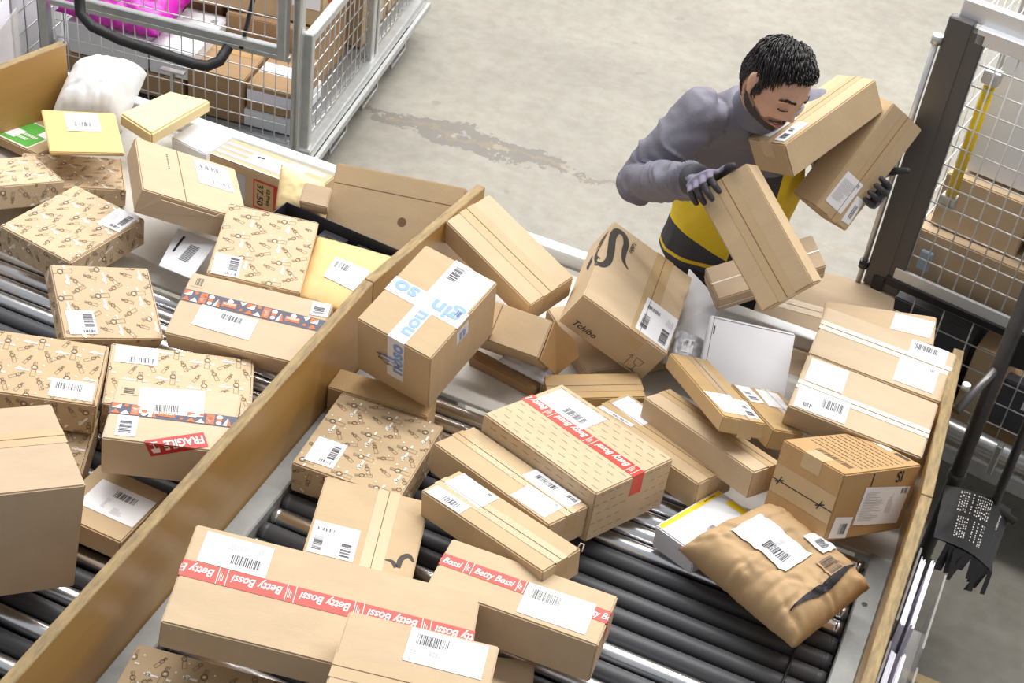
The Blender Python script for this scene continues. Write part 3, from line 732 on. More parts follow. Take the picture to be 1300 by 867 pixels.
ribbon(D, [(.125, -.07), (.11, -.055), (.095, -.07), (.092, -.1)], [.006, .014, .014, .012], DARKINK, .0006); ribbon(D, [(.088, -.1), (.075, -.085), (.058, -.085)], [.012, .01, .003], DARKINK, .0006); [D.quad_strip(.049+j*.003, -.103, .051+j*.003, -.094+.002*j, DARKINK, .0006) for j in range(3)]; D.build('printed_logo', OBJ['R8'])
# green sticker, price tag, grey striped tape, yellow stripes, strap, finger hole, flaps
D = Decal(fm('L10')); D.quad_strip(-.1, -.085, .066, .06, WINK, .0006); D.quad_strip(-.094, -.079, .06, .054, GREEN, .001); D.quad_strip(-.085, -.06, -.02, -.005, WHITE, .0016); D.quad_strip(.02, -.0, .058, .05, WHITE, .0016)
[D.quad_strip(-.03+j*.009, -.05+.024*i, -.03+j*.009+.006, -.036+.024*i, WINK, .0018) for i in range(2) for j in range(6+2*i)]
D.build('printed_sticker', OBJ['L10'])
lx, ly, lz = S('L13'); D = Decal(fm('L13')); GT = mat('grey_tape', (176, 176, 186), rough=.3, spec=.6)
for v in (-.03, .0, .03): D.quad_strip(-lx/2+.004, v-.0085, lx/2-.1, v+.0085, GT, .0006)
D.quad_strip(-lx/2+.004, -ly/2+.001, lx/2-.004, -ly/2+.007, WTAPE, .0007); D.quad_strip(.04, .03, .17, .05, WINK, .0007)
D.quad_strip(-.08, -.03, .11, .03, WHITE, .0012); D.quad_strip(-.06, .008, -.035, .016, BLACK, .0018); D.quad_strip(0, .012, .03, .02, GREY, .0018); D.build('packing_tape', OBJ['L13'])
D = Decal(fm('L13', 'F')); T = rotT(.02, -.008, 0)
D.quad_strip(-.045, -.052, .05, .05, FRAG, .0012, 1, T); D.quad_strip(-.04, -.046, .03, .044, K_O, .0018, 1, T); D.quad_strip(.032, -.046, .047, .044, FRAG, .0018, 1, T)
D.text('37.50', 0, 0, .022, BLACK, .0026, lambda u, v: T(-.018+v, -u), 0, .02, .075); D.text('62.Preis', 0, 0, .014, BLACK, .0026, lambda u, v: T(.012+v, -u), 0, .01, .06)
for u in (-.12, -.085): D.quad_strip(u, -.05, u+.03, .04, GT, .0006)
D.build('price_tag', OBJ['L13'])
lx, ly, lz = S('R25'); D = Decal(fm('R25')); D.quad_strip(-lx/2+.006, ly/2-.02, lx/2-.006, ly/2-.006, YELLOW, .0006); D.quad_strip(lx/2-.03, -ly/2+.006, lx/2-.008, ly/2-.05, YELLOW, .0006)
D.quad_strip(-.03, -.04, .0, -.02, GREY, .0006); [D.quad_strip(lx/2-.07+j*.006, ly/2-.015, lx/2-.066+j*.006, ly/2-.011, BLACK, .001) for j in range(7)]; D.build('printed_stripes', OBJ['R25'])
label_on(fm('R25'), OBJ['R25'], 'x', -.03, -.035, .07, .05, 0, 'printed_barcode', .0006)
lx, ly, lz = S('R27'); D = Decal(fm('R27')); D.quad_strip(-lx/2, -.002, lx/2, .002, WTAPE, .001)
D.build('strap', OBJ['R27']); D = Decal(fm('R27', 'F')); D.quad_strip(-lx/2, -.01, lx/2, -.006, WINK, .001); D.build('strap', OBJ['R27']); D = Decal(fm('R27', 'L')); D.quad_strip(-ly/2, -.01, ly/2, -.006, WINK, .001); D.build('strap', OBJ['R27'])
D = Decal(fm('L16')); D.poly([(.03+.014*math.cos(a*.5236), .0+.014*math.sin(a*.5236)) for a in range(12)], SEAM, .0006); D.build('finger_hole', OBJ['L16'])  # flat disc, the shade inside the hole is painted as its brown
D = Decal(fm('L16')); lx, ly, lz = S('L16'); D.quad_strip(-lx/2+.005, ly/2-.06, lx/2-.005, ly/2-.058, SEAM, .0006); D.build('fold_line', OBJ['L16'])
for k in ('R20',):
    lx, ly, lz = S(k); D = Decal(fm(k)); D.quad_strip(-lx/2+.012, -ly/2+.004, -lx/2+.0135, ly/2-.004, BARC, .0004); D.quad_strip(-lx/2+.012, ly/2-.008, lx/2-.004, ly/2-.0065, BARC, .0004); D.quad_strip(-lx/2+.016, ly/2-.055, -lx/2+.02, ly/2-.03, BARC, .0006); D.build('lid_edge', OBJ[k])
def flap(k, pts, name, m_, th=.004):
    bm = bmesh.new(); a = [bm.verts.new(p) for p in pts]; f = bm.faces.new(a); r = bmesh.ops.extrude_face_region(bm, geom=[f])
    nn = f.normal.copy() if f.normal.length else Vector((0, 0, 1)); bm.normal_update(); nn = f.normal.copy()
    for v in [g for g in r['geom'] if isinstance(g, bmesh.types.BMVert)]: v.co += nn*th
    return link(name, bm_mesh(bm), OBJ[k], m_)
lx, ly, lz = S('R3'); flap('R3', [(lx/2+.003, -ly/2, lz/2-.01), (lx/2+.003, ly/2, lz/2), (lx/2+.05, ly/2-.01, -lz/2+.04), (lx/2+.06, ly/2-.04, -lz/2-.0), (lx/2+.02, -ly/2, -lz/2)], 'open_flap', K_D)
lx, ly, lz = S('L6'); flap('L6', [(-lx/2-.002, -ly/2-.004, lz/2), (-lx/2+.05, -ly/2-.004, lz/2), (-lx/2+.06, -ly/2-.006, lz/2-.012), (lx/2-.1, -ly/2-.006, lz/2-.012), (lx/2-.09, -ly/2-.004, lz/2), (lx/2, -ly/2-.004, lz/2), (lx/2, -ly/2-.003, -lz/2), (-lx/2, -ly/2-.003, -lz/2)], 'tuck_flap', K_G, .003)
D = Decal(fm('L6')); D.line([(-.03, -.15), (-.03, .15)], .0012, SEAM, .0006)
for i in range(9): D.quad_strip(-.068, .02+i*.011, -.064, .026+i*.011, DARKINK, .0006)
D.build('perforation', OBJ['L6'])
bm = bmesh.new(); add_tube(bm, [(0, 0, 0), (.006, .004, .02), (.018, .002, .024), (.02, -.006, .008)], .0015, 6); o = link('loose_string', bm_mesh(bm), OBJ['R13a'], WTAPE); o.location = (S('R13a')[0]/2-.004, S('R13a')[1]/2-.01, S('R13a')[2]/2)
# ------------------------------------------------------------------ envelopes, bags, tray
def pillow(name, quad, th, m_, seed=0, n=26, wr=.006, z_sink=0, flat=.25, wscale=9, crease=0, pw=4, folds=0):
    """stuffed bag between four corners: two skins meeting at a pinched rim"""
    q = [Vector(p) for p in quad]; c = sum(q, Vector())/4
    nn = (q[1]-q[0]).cross(q[3]-q[0]).normalized()
    if nn.z < 0: nn = -nn
    me = bpy.data.meshes.new(name); V = []; F = []
    def P(i, j, side):
        u, v = i/n, j/n
        p = (q[0]*(1-u)+q[1]*u)*(1-v)+(q[3]*(1-u)+q[2]*u)*v
        x, y = 2*u-1, 2*v-1
        b = max(0, (1-abs(x)**pw)*(1-abs(y)**pw))**(.5+flat)
        # rim pulls in along the sides
        p = p+(c-p)*(.07*(1-max(abs(x), abs(y))**2)+.05*(1-abs(x)**1.5)*(abs(y) > .9)*0)
        w_ = noise.noise(Vector((u*wscale, v*wscale, seed+side*3)))*wr*(.35+.65*min(1, b*2))+noise.noise(Vector((u*wscale*2.7, v*wscale*2.7, seed+7+side)))*wr*.45
        if crease: w_ -= crease*max(0, 1-abs(noise.noise(Vector((u*5, v*3, seed+11))))*9)*min(1, b*3)
        for (cx, cy, dx_, dy_, L2, am) in FO:
            t = (u-cx)*dx_+(v-cy)*dy_; n2 = abs(-(u-cx)*dy_+(v-cy)*dx_)
            if 0 < t < L2: w_ += am*max(0, 1-n2/.03)*(1-t/L2)
        h = (th*.72*b if side else -th*.28*b)
        return p-c+nn*(h+w_*(1 if side else .3))
    fr = random.Random(seed+99); FO = []
    for k in range(folds):
        cx, cy = fr.choice(((.05, .1), (.95, .05), (.95, .95), (.08, .9), (.98, .5), (.5, .02))); a_ = math.atan2(.5-cy, .5-cx)+fr.uniform(-1.1, 1.1); FO.append((cx+fr.uniform(-.06, .06), cy+fr.uniform(-.06, .06), math.cos(a_), math.sin(a_), fr.uniform(.12, .34), fr.choice((-1, 1))*fr.uniform(.003, .008)))
    idx = {}
    for side in (1, 0):
        for j in range(n+1):
            for i in range(n+1):
                rim = i in (0, n) or j in (0, n)
                k = (i, j) if rim else (i, j, side)
                if k not in idx: idx[k] = len(V); V.append(P(i, j, side))
        for j in range(n):
            for i in range(n):
                f = []
                for a, b in ((i, j), (i+1, j), (i+1, j+1), (i, j+1)):
                    f.append(idx[(a, b)] if (a in (0, n) or b in (0, n)) else idx[(a, b, side)])
                F.append(tuple(f) if side else tuple(reversed(f)))
    me.from_pydata([tuple(v) for v in V], [], F)
    o = link(name, me, None, m_, True); o.location = c
    def mp(u, v, off):                         # 0..1 over the quad -> local point just above the top skin
        i, j = min(max(u, 0), 1)*n, min(max(v, 0), 1)*n; a, b = min(int(i), n-1), min(int(j), n-1); s, t = i-a, j-b
        g = lambda x, y: P(x, y, 1)
        return (g(a, b)*(1-s)+g(a+1, b)*s)*(1-t)+(g(a, b+1)*(1-s)+g(a+1, b+1)*s)*t+nn*(off+.001)
    return o, mp
def sheet_on(mp, parent, u0, v0, u1, v1, kind, n=10, rot=0, aspect=1, name='shipping_label', m_=None, off=.001):
    """label that follows a curved skin; layout elements become small strips"""
    D = Decal(mp)
    ca, sa = math.cos(rot), math.sin(rot); cu, cv = (u0+u1)/2, (v0+v1)/2
    def T(a, b):
        x, y = (a-.5)*(u1-u0), (b-.5)*(v1-v0)
        return (cu+x*ca-y*sa/aspect, cv+x*sa*aspect+y*ca)
    for i in range(n):
        for j in range(n): D.poly([T(i/n, j/n), T((i+1)/n, j/n), T((i+1)/n, (j+1)/n), T(i/n, (j+1)/n)], m_ or WHITE, off)
    rnd = random.Random(int(u0*999)+int(v0*99))
    for e in LAY[kind]:
        k, x, y, w_, h_ = e[:5]; al = k == 'b' or len(e) > 5; L_ = w_ if al else h_; p = 0
        while p < L_:
            t = rnd.choice((.008, .012, .02)) if k in 'bhv' else .01
            if p+t > L_: break
            for s in range(3):
                lo, hi = s/3, (s+1)/3
                D.poly([T(*c) for c in ([(x+p, y+h_*lo), (x+p+t, y+h_*lo), (x+p+t, y+h_*hi), (x+p, y+h_*hi)] if al else [(x+w_*lo, y+p), (x+w_*hi, y+p), (x+w_*hi, y+p+t), (x+w_*lo, y+p+t)])], BARC if k in 'bhv' else GREY, off+.0012)
            p += t+(rnd.choice((.01, .016, .026)) if k in 'bhv' else .035)
    return D.build(name, parent)
KRAFT = mat('kraft_paper', (192, 160, 119), rough=.68, var=.1, scale=10, bump=.35, bscale=28, spec=.35)
MANI = mat('manila_paper', (232, 210, 158), rough=.65, var=.06, scale=10, bump=.12, bscale=30)
TANP = mat('tan_paper', (216, 185, 126), rough=.65, var=.05, scale=10)
WBAG = mat('white_poly', (242, 242, 244), rough=.38, spec=.5, bump=.2, bscale=22)
POLY = mat('grey_poly', (214, 215, 222), rough=.22, spec=.6, bump=.4, bscale=30)
MAGE = mat('magenta_poly', (196, 30, 170), rough=.3, spec=.6, bump=.4, bscale=25)
TRAY = mat('black_tray_plastic', (48, 49, 56), rough=.42)
# brown paper bag with the black smile arc
o, mp = pillow('paper_mailer', [(-.367, 2.719, .845), (-.022, 2.555, .845), (.096, 2.825, .855), (-.202, 2.951, .865)], .12, KRAFT, 3, 60, .006, crease=.007, flat=.05, pw=6, wscale=6, folds=40)
tag(o, 'stuffed brown paper bag with white labels and a black arc, lying on the black rollers', 'bag')
sheet_on(mp, o, .16, .30, .66, .66, 'd', 26, .02, off=.004); sheet_on(mp, o, .50, .74, .70, .92, 'f', 14, 0, off=.004); sheet_on(mp, o, .73, .60, .87, .80, 'v2', 10, 0, name='printed_barcode', m_=KRAFT, off=.0035)
D = Decal(mp); pts = []
for k in range(41):
    t = k/40; pts.append((.885+.045*math.sin(t*math.pi)-.02, .1+.84*t))
for k in range(40):
    w0, w1 = .006+.038*math.sin(math.pi*k/40), .006+.038*math.sin(math.pi*(k+1)/40); a, b = pts[k], pts[k+1]
    [D.poly([(a[0]-w0*f0, a[1]), (b[0]-w1*f0, b[1]), (b[0]-w1*f1, b[1]), (a[0]-w0*f1, a[1])], BLACK, .0045) for f0, f1 in ((1, .6), (.6, .2), (.2, -.2))]
D.build('printed_arc', o)
# flat mailers and envelopes of the left conveyor
def slab(name, quad, th, m_, bev=.002):
    q = [Vector(p) for p in quad]; c = sum(q, Vector())/4; nn = (q[1]-q[0]).cross(q[3]-q[0]).normalized()
    if nn.z < 0: nn = -nn; q = [q[0], q[3], q[2], q[1]]
    bm = bmesh.new(); a = [bm.verts.new(p-c) for p in q]; b = [bm.verts.new(p-c-nn*th) for p in q]
    bm.faces.new(a); bm.faces.new(list(reversed(b)))
    for i in range(4): bm.faces.new((b[i], b[(i+1) % 4], a[(i+1) % 4], a[i]))
    bmesh.ops.bevel(bm, geom=bm.edges[:], offset=bev, segments=2, affect='EDGES')
    o = link(name, bm_mesh(bm), None, m_); o.location = c
    q0, q1, q2, q3 = [Vector(p) for p in quad]
    def mp(u, v, off): return ((q0*(1-u)+q1*u)*(1-v)+(q3*(1-u)+q2*u)*v)-c+nn*off
    return o, mp
o, mp = slab('flat_envelope', [(-2.584, 3.235, .93), (-2.393, 3.345, .935), (-2.576, 3.56, .905), (-2.776, 3.45, .905)], .012, TANP, .003)
tag(o, 'flat stiff tan envelope with a white barcode label lying by the white sack', 'envelope'); sheet_on(mp, o, .3, .5, .76, .94, 'x', 3)
o, mp = slab('thick_envelope', [(-2.556, 3.555, .915), (-2.405, 3.508, .915), (-2.372, 3.80, .905), (-2.512, 3.775, .905)], .045, MANI, .006)
tag(o, 'thick pale yellow envelope lying across the far end beside the white sack', 'envelope')
o, mp = slab('white_envelope', [(-2.055, 3.012, .855), (-1.945, 3.009, .855), (-1.978, 3.20, .855), (-2.108, 3.195, .855)], .004, WCARD, .001)
tag(o, 'white envelope with barcodes lying on the metal plate', 'envelope')
D = Decal(mp); D.poly([(.14, .42), (.2, .42), (.27, .86), (.21, .86)], BLACK, .0008)
for k in range(14): D.poly([(.4+k*.006, .3+k*.031), (.66+k*.006, .3+k*.031), (.66+k*.006, .316+k*.031), (.4+k*.006, .316+k*.031)], BARC, .0008)
D.build('printed_barcode', o)
o, mp = pillow('white_sack', [(-2.80, 3.50, .79), (-2.60, 3.62, .79), (-2.64, 3.84, .90), (-2.85, 3.74, .90)], .22, WBAG, 5, 36, .014, crease=.008, wscale=3.2, flat=.1)
tag(o, 'crumpled white plastic sack against the far end board', 'sack')
o, mp = pillow('bubble_mailer', [(-1.91, 3.42, .87), (-1.76, 3.44, .87), (-1.80, 3.53, .94), (-1.955, 3.53, .955)], .04, MANI, 8, 18, .004)
tag(o, 'small yellow bubble mailer tucked beside the price tagged box', 'envelope')
o, mp = pillow('padded_mailer', [(-1.64, 3.065, .875), (-1.462, 3.07, .875), (-1.462, 3.36, .90), (-1.72, 3.33, .90)], .03, TANP, 12, 22, .003)
tag(o, 'tan padded mailer with a white label resting in the black tray', 'envelope'); sheet_on(mp, o, .32, .3, .84, .66, 'e', 8, -.12)
# black plastic tray under it
t = empty('plastic_tray', (-1.88, 3.26, .835), (0, 0, -.09)); tag(t, 'black plastic tray with slotted flaps under the tan padded mailer', 'tray')
boxes_obj('tray_floor', [((0, 0, 0), (.40, .15, .004))], TRAY, t)
boxes_obj('back_wall', [((0, .146, 0), (.40, .15, .085))], TRAY, t, .001)
boxes_obj('side_wall', [((0, 0, 0), (.004, .15, .085))], TRAY, t, .001); boxes_obj('side_wall', [((.396, 0, 0), (.40, .15, .06))], TRAY, t, .001)
for x in (.03, .145, .265):
    f = boxes_obj('slotted_flap', [((x, .06, .046), (x+.085, .142, .05))], TRAY, t, .001); bm = bmesh.new(); add_box(bm, (x+.02, .112, .0505), (x+.066, .122, .0515)); link('slot', bm_mesh(bm), f, BLKM)
# white thin box, plastic bags among the right pile
o, mp = slab('white_carton', [(-.665, 3.575, .83), (-.555, 3.545, .83), (-.565, 3.68, .9), (-.70, 3.79, .9)], .04, WCARD); tag(o, 'white carton mostly hidden between the logo box and the leaning white box', 'box')
o, mp = pillow('poly_bag', [(-.655, 3.42, .82), (-.55, 3.40, .82), (-.555, 3.55, .845), (-.66, 3.55, .845)], .05, POLY, 21, 20, .012, crease=.01); tag(o, 'crumpled grey plastic bag with a barcode beside the leaning white box', 'bag'); sheet_on(mp, o, .45, .3, .8, .7, 'h', 6, .2)
o, mp = pillow('bubble_wrap', [(-1.06, 3.20, .80), (-.90, 3.17, .80), (-.89, 3.26, .81), (-1.05, 3.29, .81)], .03, POLY, 22, 20, .008); tag(o, 'clear bubble wrap poking out under the open flap box', 'bubble wrap')
o, mp = slab('poly_envelope', [(-1.0, 3.50, .77), (-.93, 3.38, .78), (-.86, 3.62, .80), (-.97, 3.72, .79)], .012, POLY); tag(o, 'white plastic envelope on the plate left of the logo box', 'envelope')
ZINC2 = mat('bright_wire', (225, 225, 224), rough=.4, metal=.3)
# ------------------------------------------------------------------ roll cages
def wire_panel(name, parent, s0, s1, z0, z1, ds, dz, plane, m_, r=.0022):
    """welded grid of thin wires; too fine to pick apart one by one"""
    bm = bmesh.new()
    P = plane
    n = max(1, round((s1-s0)/ds)); k = max(1, round((z1-z0)/dz))
    for i in range(n+1):
        s = s0+(s1-s0)*i/n; add_tube(bm, [P(s, 0, z0), P(s, 0, z1)], r, 5)
    for j in range(k+1):
        z = z0+(z1-z0)*j/k; add_tube(bm, [P(s0, .004, z), P(s1, .004, z)], r, 5)
    o = link(name, bm_mesh(bm), parent, m_); o['kind'] = 'stuff'; return o
def bar(name, parent, a, b, w_, d_, m_, up=None):
    a, b = Vector(a), Vector(b); L_ = (b-a).length; z = (b-a).normalized(); x, y = frame_of(z)
    Mx = Matrix((x, y, z)).transposed().to_4x4(); Mx.translation = a
    bm = bmesh.new(); add_box(bm, (-w_/2, -d_/2, 0), (w_/2, d_/2, L_), 0, Mx)
    bmesh.ops.bevel(bm, geom=bm.edges[:], offset=min(w_, d_)*.12, segments=1, affect='EDGES')
    return link(name, bm_mesh(bm), parent, m_)
def caster(parent, x, y):
    bm = bmesh.new(); add_tube(bm, [(x-.018, y, .06), (x+.018, y, .06)], .06, 20); wl = link('caster_wheel', bm_mesh(bm), parent, mat('caster_rubber', (70, 68, 68), rough=.6))
    boxes_obj('fork', [((x-.026, y-.03, .05), (x-.021, y+.03, .15)), ((x+.021, y-.03, .05), (x+.026, y+.03, .15)), ((x-.03, y-.04, .14), (x+.03, y+.04, .155))], GALV, wl)
def cage_frame(loc, rz, label, w_, d_, h_, metal, sgn=1):
    """local: x along the front, y to the back"""
    t = empty('roll_cage', loc, (0, 0, rz)); tag(t, label, 'roll cage', 'roll cages round the floor')
    return t
# left cage (local x runs to the right, origin at the front left corner)
WL, DL = 1.06, 1.55
aL = Vector((-2.50, 4.66, 0)); angL = R(8.1); dx = Vector((math.cos(angL), math.sin(angL), 0)); oL = aL-dx*(WL+.02)
t = cage_frame(oL, angL, 'galvanised roll cage with a black handle, standing behind the left conveyor', WL, DL, 1.7, GALV)
for (x, y) in ((0, 0), (WL, 0), (0, DL), (WL, DL)): bar('post', t, (x, y, .16), (x, y, 1.75), .045, .035, GALV)
bar('corner_angle', t, (WL+.024, .03, .2), (WL+.024, .03, .72), .03, .05, GALV)
tube_obj('hinge_rod', [(WL+.01, -.03, .2), (WL+.01, -.03, 1.7)], .008, ZINC, t)
for (p, q) in (((0, 0, .2), (WL, 0, .2)), ((0, DL, .2), (WL, DL, .2)), ((0, 0, .2), (0, DL, .2))): bar('base_rail', t, p, q, .05, .06, GALV)
bar('base_rail', t, (WL+.03, 0, .19), (WL+.03, DL, .19), .07, .05, GALV); bar('base_rail', t, (WL+.075, 0, .15), (WL+.075, DL, .15), .02, .03, GALV)
bar('side_top_rail', t, (WL+.025, .02, .69), (WL+.025, DL*.52, .69), .04, .04, GALV)
bar('side_post', t, (WL+.025, DL*.53, .2), (WL+.025, DL*.53, 1.6), .045, .03, GALV); bar('side_post', t, (WL+.025, DL*.57, .2), (WL+.025, DL*.57, 1.6), .03, .03, GALV)
wire_panel('side_mesh', t, .05, DL*.52, .23, .68, .06, .075, lambda s, d, z: (WL+.025-d, s, z), ZINC, .0028)
wire_panel('side_mesh', t, DL*.6, DL-.03, .23, 1.5, .06, .075, lambda s, d, z: (WL+.025-d, s, z), ZINC, .0028)
wire_panel('gate_mesh', t, .04, WL-.04, .23, .60, .048, .082, lambda s, d, z: (s, d, z), ZINC2, .0027)
for z in (.225, .605): bar('gate_rail', t, (.03, 0, z), (WL-.03, 0, z), .022, .022, GALV)
# upper half gate, swung slightly forward
for (p, q) in (((.16, -.045, .66), (WL-.05, -.045, .66)), ((.16, -.045, 1.6), (WL-.05, -.045, 1.6)), ((.16, -.045, .66), (.16, -.045, 1.6))): bar('upper_gate_rail', t, p, q, .03, .034, GALV)
bar('upper_gate_post', t, (WL-.045, -.045, .63), (WL-.045, -.045, 1.6), .05, .035, GALV)
wire_panel('upper_gate_mesh', t, .2, WL-.07, .7, 1.56, .05, .09, lambda s, d, z: (s, -.045+d, z), ZINC2, .0027)
tube_obj('gate_brace', [(WL-.22, -.03, .62), (WL-.1, -.03, 1.2)], .009, DARKM, t)
tube_obj('handle', [(.2, -.06, .95), (.205, -.09, .74), (.225, -.13, .66), (.28, -.145, .625), (.40, -.15, .60), (.70, -.15, .575), (.75, -.14, .575), (.785, -.11, .59), (.80, -.06, .63)], .021, mat('black_grip', (28, 27, 28), rough=.55, bump=.3, bscale=90), t, 12)
bar('catch_plate', t, (.50, -.02, .44), (.60, -.02, .44), .03, .008, ZINC); bar('catch_plate', t, (.55, -.02, .34), (.55, -.02, .44), .025, .008, ZINC)
boxes_obj('base_tray', [((0, 0, .2), (WL, DL, .225))], mat('tray_sheet', (150, 152, 155), rough=.4, metal=.5), t)
for y in (.35, .75, 1.15): tube_obj('base_bracket', [(WL+.06, y-.1, .15), (WL+.06, y-.1, .06), (WL+.06, y+.1, .06), (WL+.06, y+.1, .15)], .006, GALV, t, 6)
for (x, y) in ((.1, .12), (WL-.02, .15), (.1, DL-.15), (WL-.0, DL-.12)): caster(t, x, y)
def cargo(o0, ang, lst, grp):
    for (x0, x1, y0, y1, z0, z1, m_, lab, tilt, stickers) in lst:
        s = (x1-x0, y1-y0, z1-z0); me = bev_box(*s, bev=.004, jit=.0004, name='cardboard_box')
        o = link('cardboard_box' if m_ not in (WCARD,) else 'white_carton', me, None, m_)
        c = Vector(((x0+x1)/2, (y0+y1)/2, (z0+z1)/2)); o.location = Vector(o0)+Matrix.Rotation(ang, 3, 'Z') @ c; o.rotation_euler = (0, 0, ang+tilt)
        tag(o, lab, 'box')
        for (f, kind, u, v, w_, h_, a) in stickers:
            if kind in LAY: label_on(face_map(s, f), o, kind, u, v, w_, h_, a)
            else:
                D = Decal(face_map(s, f)); D.quad_strip(u-w_/2, v-h_/2, u+w_/2, v+h_/2, {'red': FRAG, 'tan': K_D, 'wht': WHITE, 'lav': PAPER}[kind], .0012); D.build('packing_tape', o)
cargo(oL, angL, [
 (.06, .40, .06, .40, .36, .50, WCARD, 'white carton inside the left roll cage under the magenta bag', 0, []),
 (.05, .56, .05, .45, .255, .355, K_B, 'flat brown box at the bottom left of the left roll cage', 0, []),
 (.41, .60, .06, .42, .36, .48, WCARD, 'white ribbed carton in the middle of the left roll cage', 0, [('T', 't' if 0 else 'g', 0, 0, .17, .3, 0)]),
 (.58, .82, .05, .35, .23, .43, K_B, 'brown box behind the gate catch of the left roll cage', 0, [('T', 'tan', 0, .05, .2, .05, 0)]),
 (.60, .98, .38, .80, .23, .52, K_B, 'brown box behind the lower gate of the left roll cage, further in', 0, []),
 (.83, 1.02, .05, .36, .31, .42, K_B, 'brown box with pale paper tape at the right gate corner of the left roll cage', 0, [('F', 'lav', 0, .01, .185, .05, 0), ('T', 'wht', 0, 0, .18, .08, 0)]),
 (.82, 1.02, .05, .40, .23, .305, WCARD, 'flat white carton at the bottom right of the left roll cage', 0, []),
 (.10, .55, .46, .85, .23, .62, K_B, 'brown box deep inside the left roll cage behind the magenta bag', 0, []),
 (.42, .78, .40, .78, .53, .70, K_M, 'brown box with round dark print in the upper middle of the left roll cage', .1, [('T', 'wht', -.08, .0, .12, .2, 0)]),
 (.66, 1.0, .42, .82, .53, .80, K_M, 'brown box with red tape on top of the left roll cage load', 0, [('F', 'red', 0, .08, .3, .03, 0), ('R', 'red', -.1, .0, .06, .2, 0), ('F', 'wht', .1, -.01, .12, .1, 0)]),
 (.70, 1.03, .86, 1.2, .23, .62, K_M, 'brown box with a white label seen through the side mesh of the left roll cage', 0, [('T', 'p', .05, 0, .12, .14, 0), ('R', 'p', 0, .05, .14, .12, 0)]),
 (.72, 1.03, 1.22, 1.5, .23, .8, K_M, 'tall brown box at the back corner of the left roll cage', 0, [('T', 'p', 0, 0, .12, .1, 0)]),
], 'left')
q = [oL+Matrix.Rotation(angL, 3, 'Z') @ Vector(v) for v in ((.02, .04, .54), (.46, .04, .53), (.46, .42, .56), (.02, .42, .58))]
o, mp = pillow('plastic_bag', q, .14, MAGE, 30, 26, .025, crease=.02, wscale=5); tag(o, 'magenta plastic bag on the white carton in the left roll cage', 'bag')
# cage at the far left edge
oF = oL+Matrix.Rotation(angL, 3, 'Z') @ Vector((-1.02, -.1, 0))
t = cage_frame(oF, angL, 'galvanised roll cage at the far left edge full of white cartons', .9, .9, 1.7, GALV)
for (x, y) in ((0, 0), (.9, 0), (0, .9), (.9, .9)): bar('post', t, (x, y, .16), (x, y, 1.75), .05, .05, GALV)
bar('post', t, (.62, -.02, .16), (.62, -.02, 1.75), .06, .04, DARKM if 0 else GALV)
for z in (.2, .9, 1.7): bar('rail', t, (0, 0, z), (.9, 0, z), .03, .03, GALV); bar('rail', t, (.9, 0, z), (.9, .9, z), .03, .03, GALV)
wire_panel('front_mesh', t, .05, .85, .22, 1.68, .1, .1, lambda s, d, z: (s, d, z), ZINC, .003); wire_panel('side_mesh', t, .05, .85, .22, 1.68, .1, .1, lambda s, d, z: (.9-d, s, z), ZINC, .003)
boxes_obj('base_tray', [((0, 0, .18), (.9, .9, .21))], GALV, t)
for (x, y) in ((.1, .1), (.8, .1), (.1, .8), (.8, .8)): caster(t, x, y)
cargo(oF, angL, [(.06, .46, .1, .5, .22, .75, WCARD, 'white carton at the left in the far left roll cage', 0, []), (.47, .86, .1, .5, .22, .8, WCARD, 'white carton at the right in the far left roll cage', 0, [])], 'far')
# right cage: origin at its front left corner, x to the right
WR, DR = .95, .85
oR = Vector((-.185, 4.25, 0)); angR = R(-10)
t = cage_frame(oR, angR, 'roll cage with a wide dark post and yellow tube, right of the worker', WR, DR, 1.72, GALV)
PST = mat('brushed_post', (92, 90, 90), rough=.4, metal=.2)
bar('wide_post', t, (.0, 0, .75), (.0, 0, 1.70), .035, .075, PST); bar('gate_post', t, (.055, 0, .75), (.055, 0, 1.68), .03, .05, PST)
tube_obj('hinge_rod', [(-.05, -.02, .72), (-.05, -.02, 1.62)], .009, ZINC, t); 
for z in (1.62, .82): bm = bmesh.new(); add_tube(bm, [(-.05, -.02, z-.012), (-.05, -.02, z+.015)], .016, 12); link('hinge_collar', bm_mesh(bm), t, BLKM if z < 1 else ZINC)
bar('top_rail', t, (-.02, .03, 1.72), (WR, .03, 1.72), .03, .06, ALU); bar('gate_top_rail', t, (.05, 0, 1.67), (WR, 0, 1.67), .03, .05, ALU)
bar('gate_bottom_rail', t, (.03, 0, .80), (WR, 0, .80), .05, .03, BLKM); bar('gate_bottom_edge', t, (.05, -.012, .828), (WR, -.012, .828), .012, .05, ALU)
bar('inner_rail', t, (.09, .2, .93), (WR, .2, .93), .03, .06, ALU)
for x in (.012,): bar('lower_post', t, (x, 0, .16), (x, 0, .8), .05, .04, BLKM)
for (x, y) in ((WR, 0), (0, DR), (WR, DR)): bar('post', t, (x, y, .16), (x, y, 1.72), .05, .04, GALV)
wire_panel('gate_mesh', t, .08, WR-.03, .84, 1.65, .052, .068, lambda s, d, z: (s, d, z), ZINC2, .0027)
wire_panel('back_mesh', t, .03, WR-.03, .3, 1.65, .052, .068, lambda s, d, z: (s, DR-d, z), ZINC2, .0027)
wire_panel('lower_mesh', t, .04, WR-.03, .36, .77, .1, .075, lambda s, d, z: (s, d, z), ZINC, .0028)
wire_panel('side_mesh', t, .05, DR-.05, .3, 1.65, .1, .1, lambda s, d, z: (d, s, z), ZINC2, .0027)
tube_obj('yellow_grip', [(.125, .035, 1.13), (.125, .035, 1.52)], .017, mat('yellow_plastic', (232, 196, 24), rough=.4), t, 14)
for z in (1.10, 1.53): boxes_obj('grip_bracket', [((.10, .01, z), (.15, .05, z+.04))], GALV, t, .003)
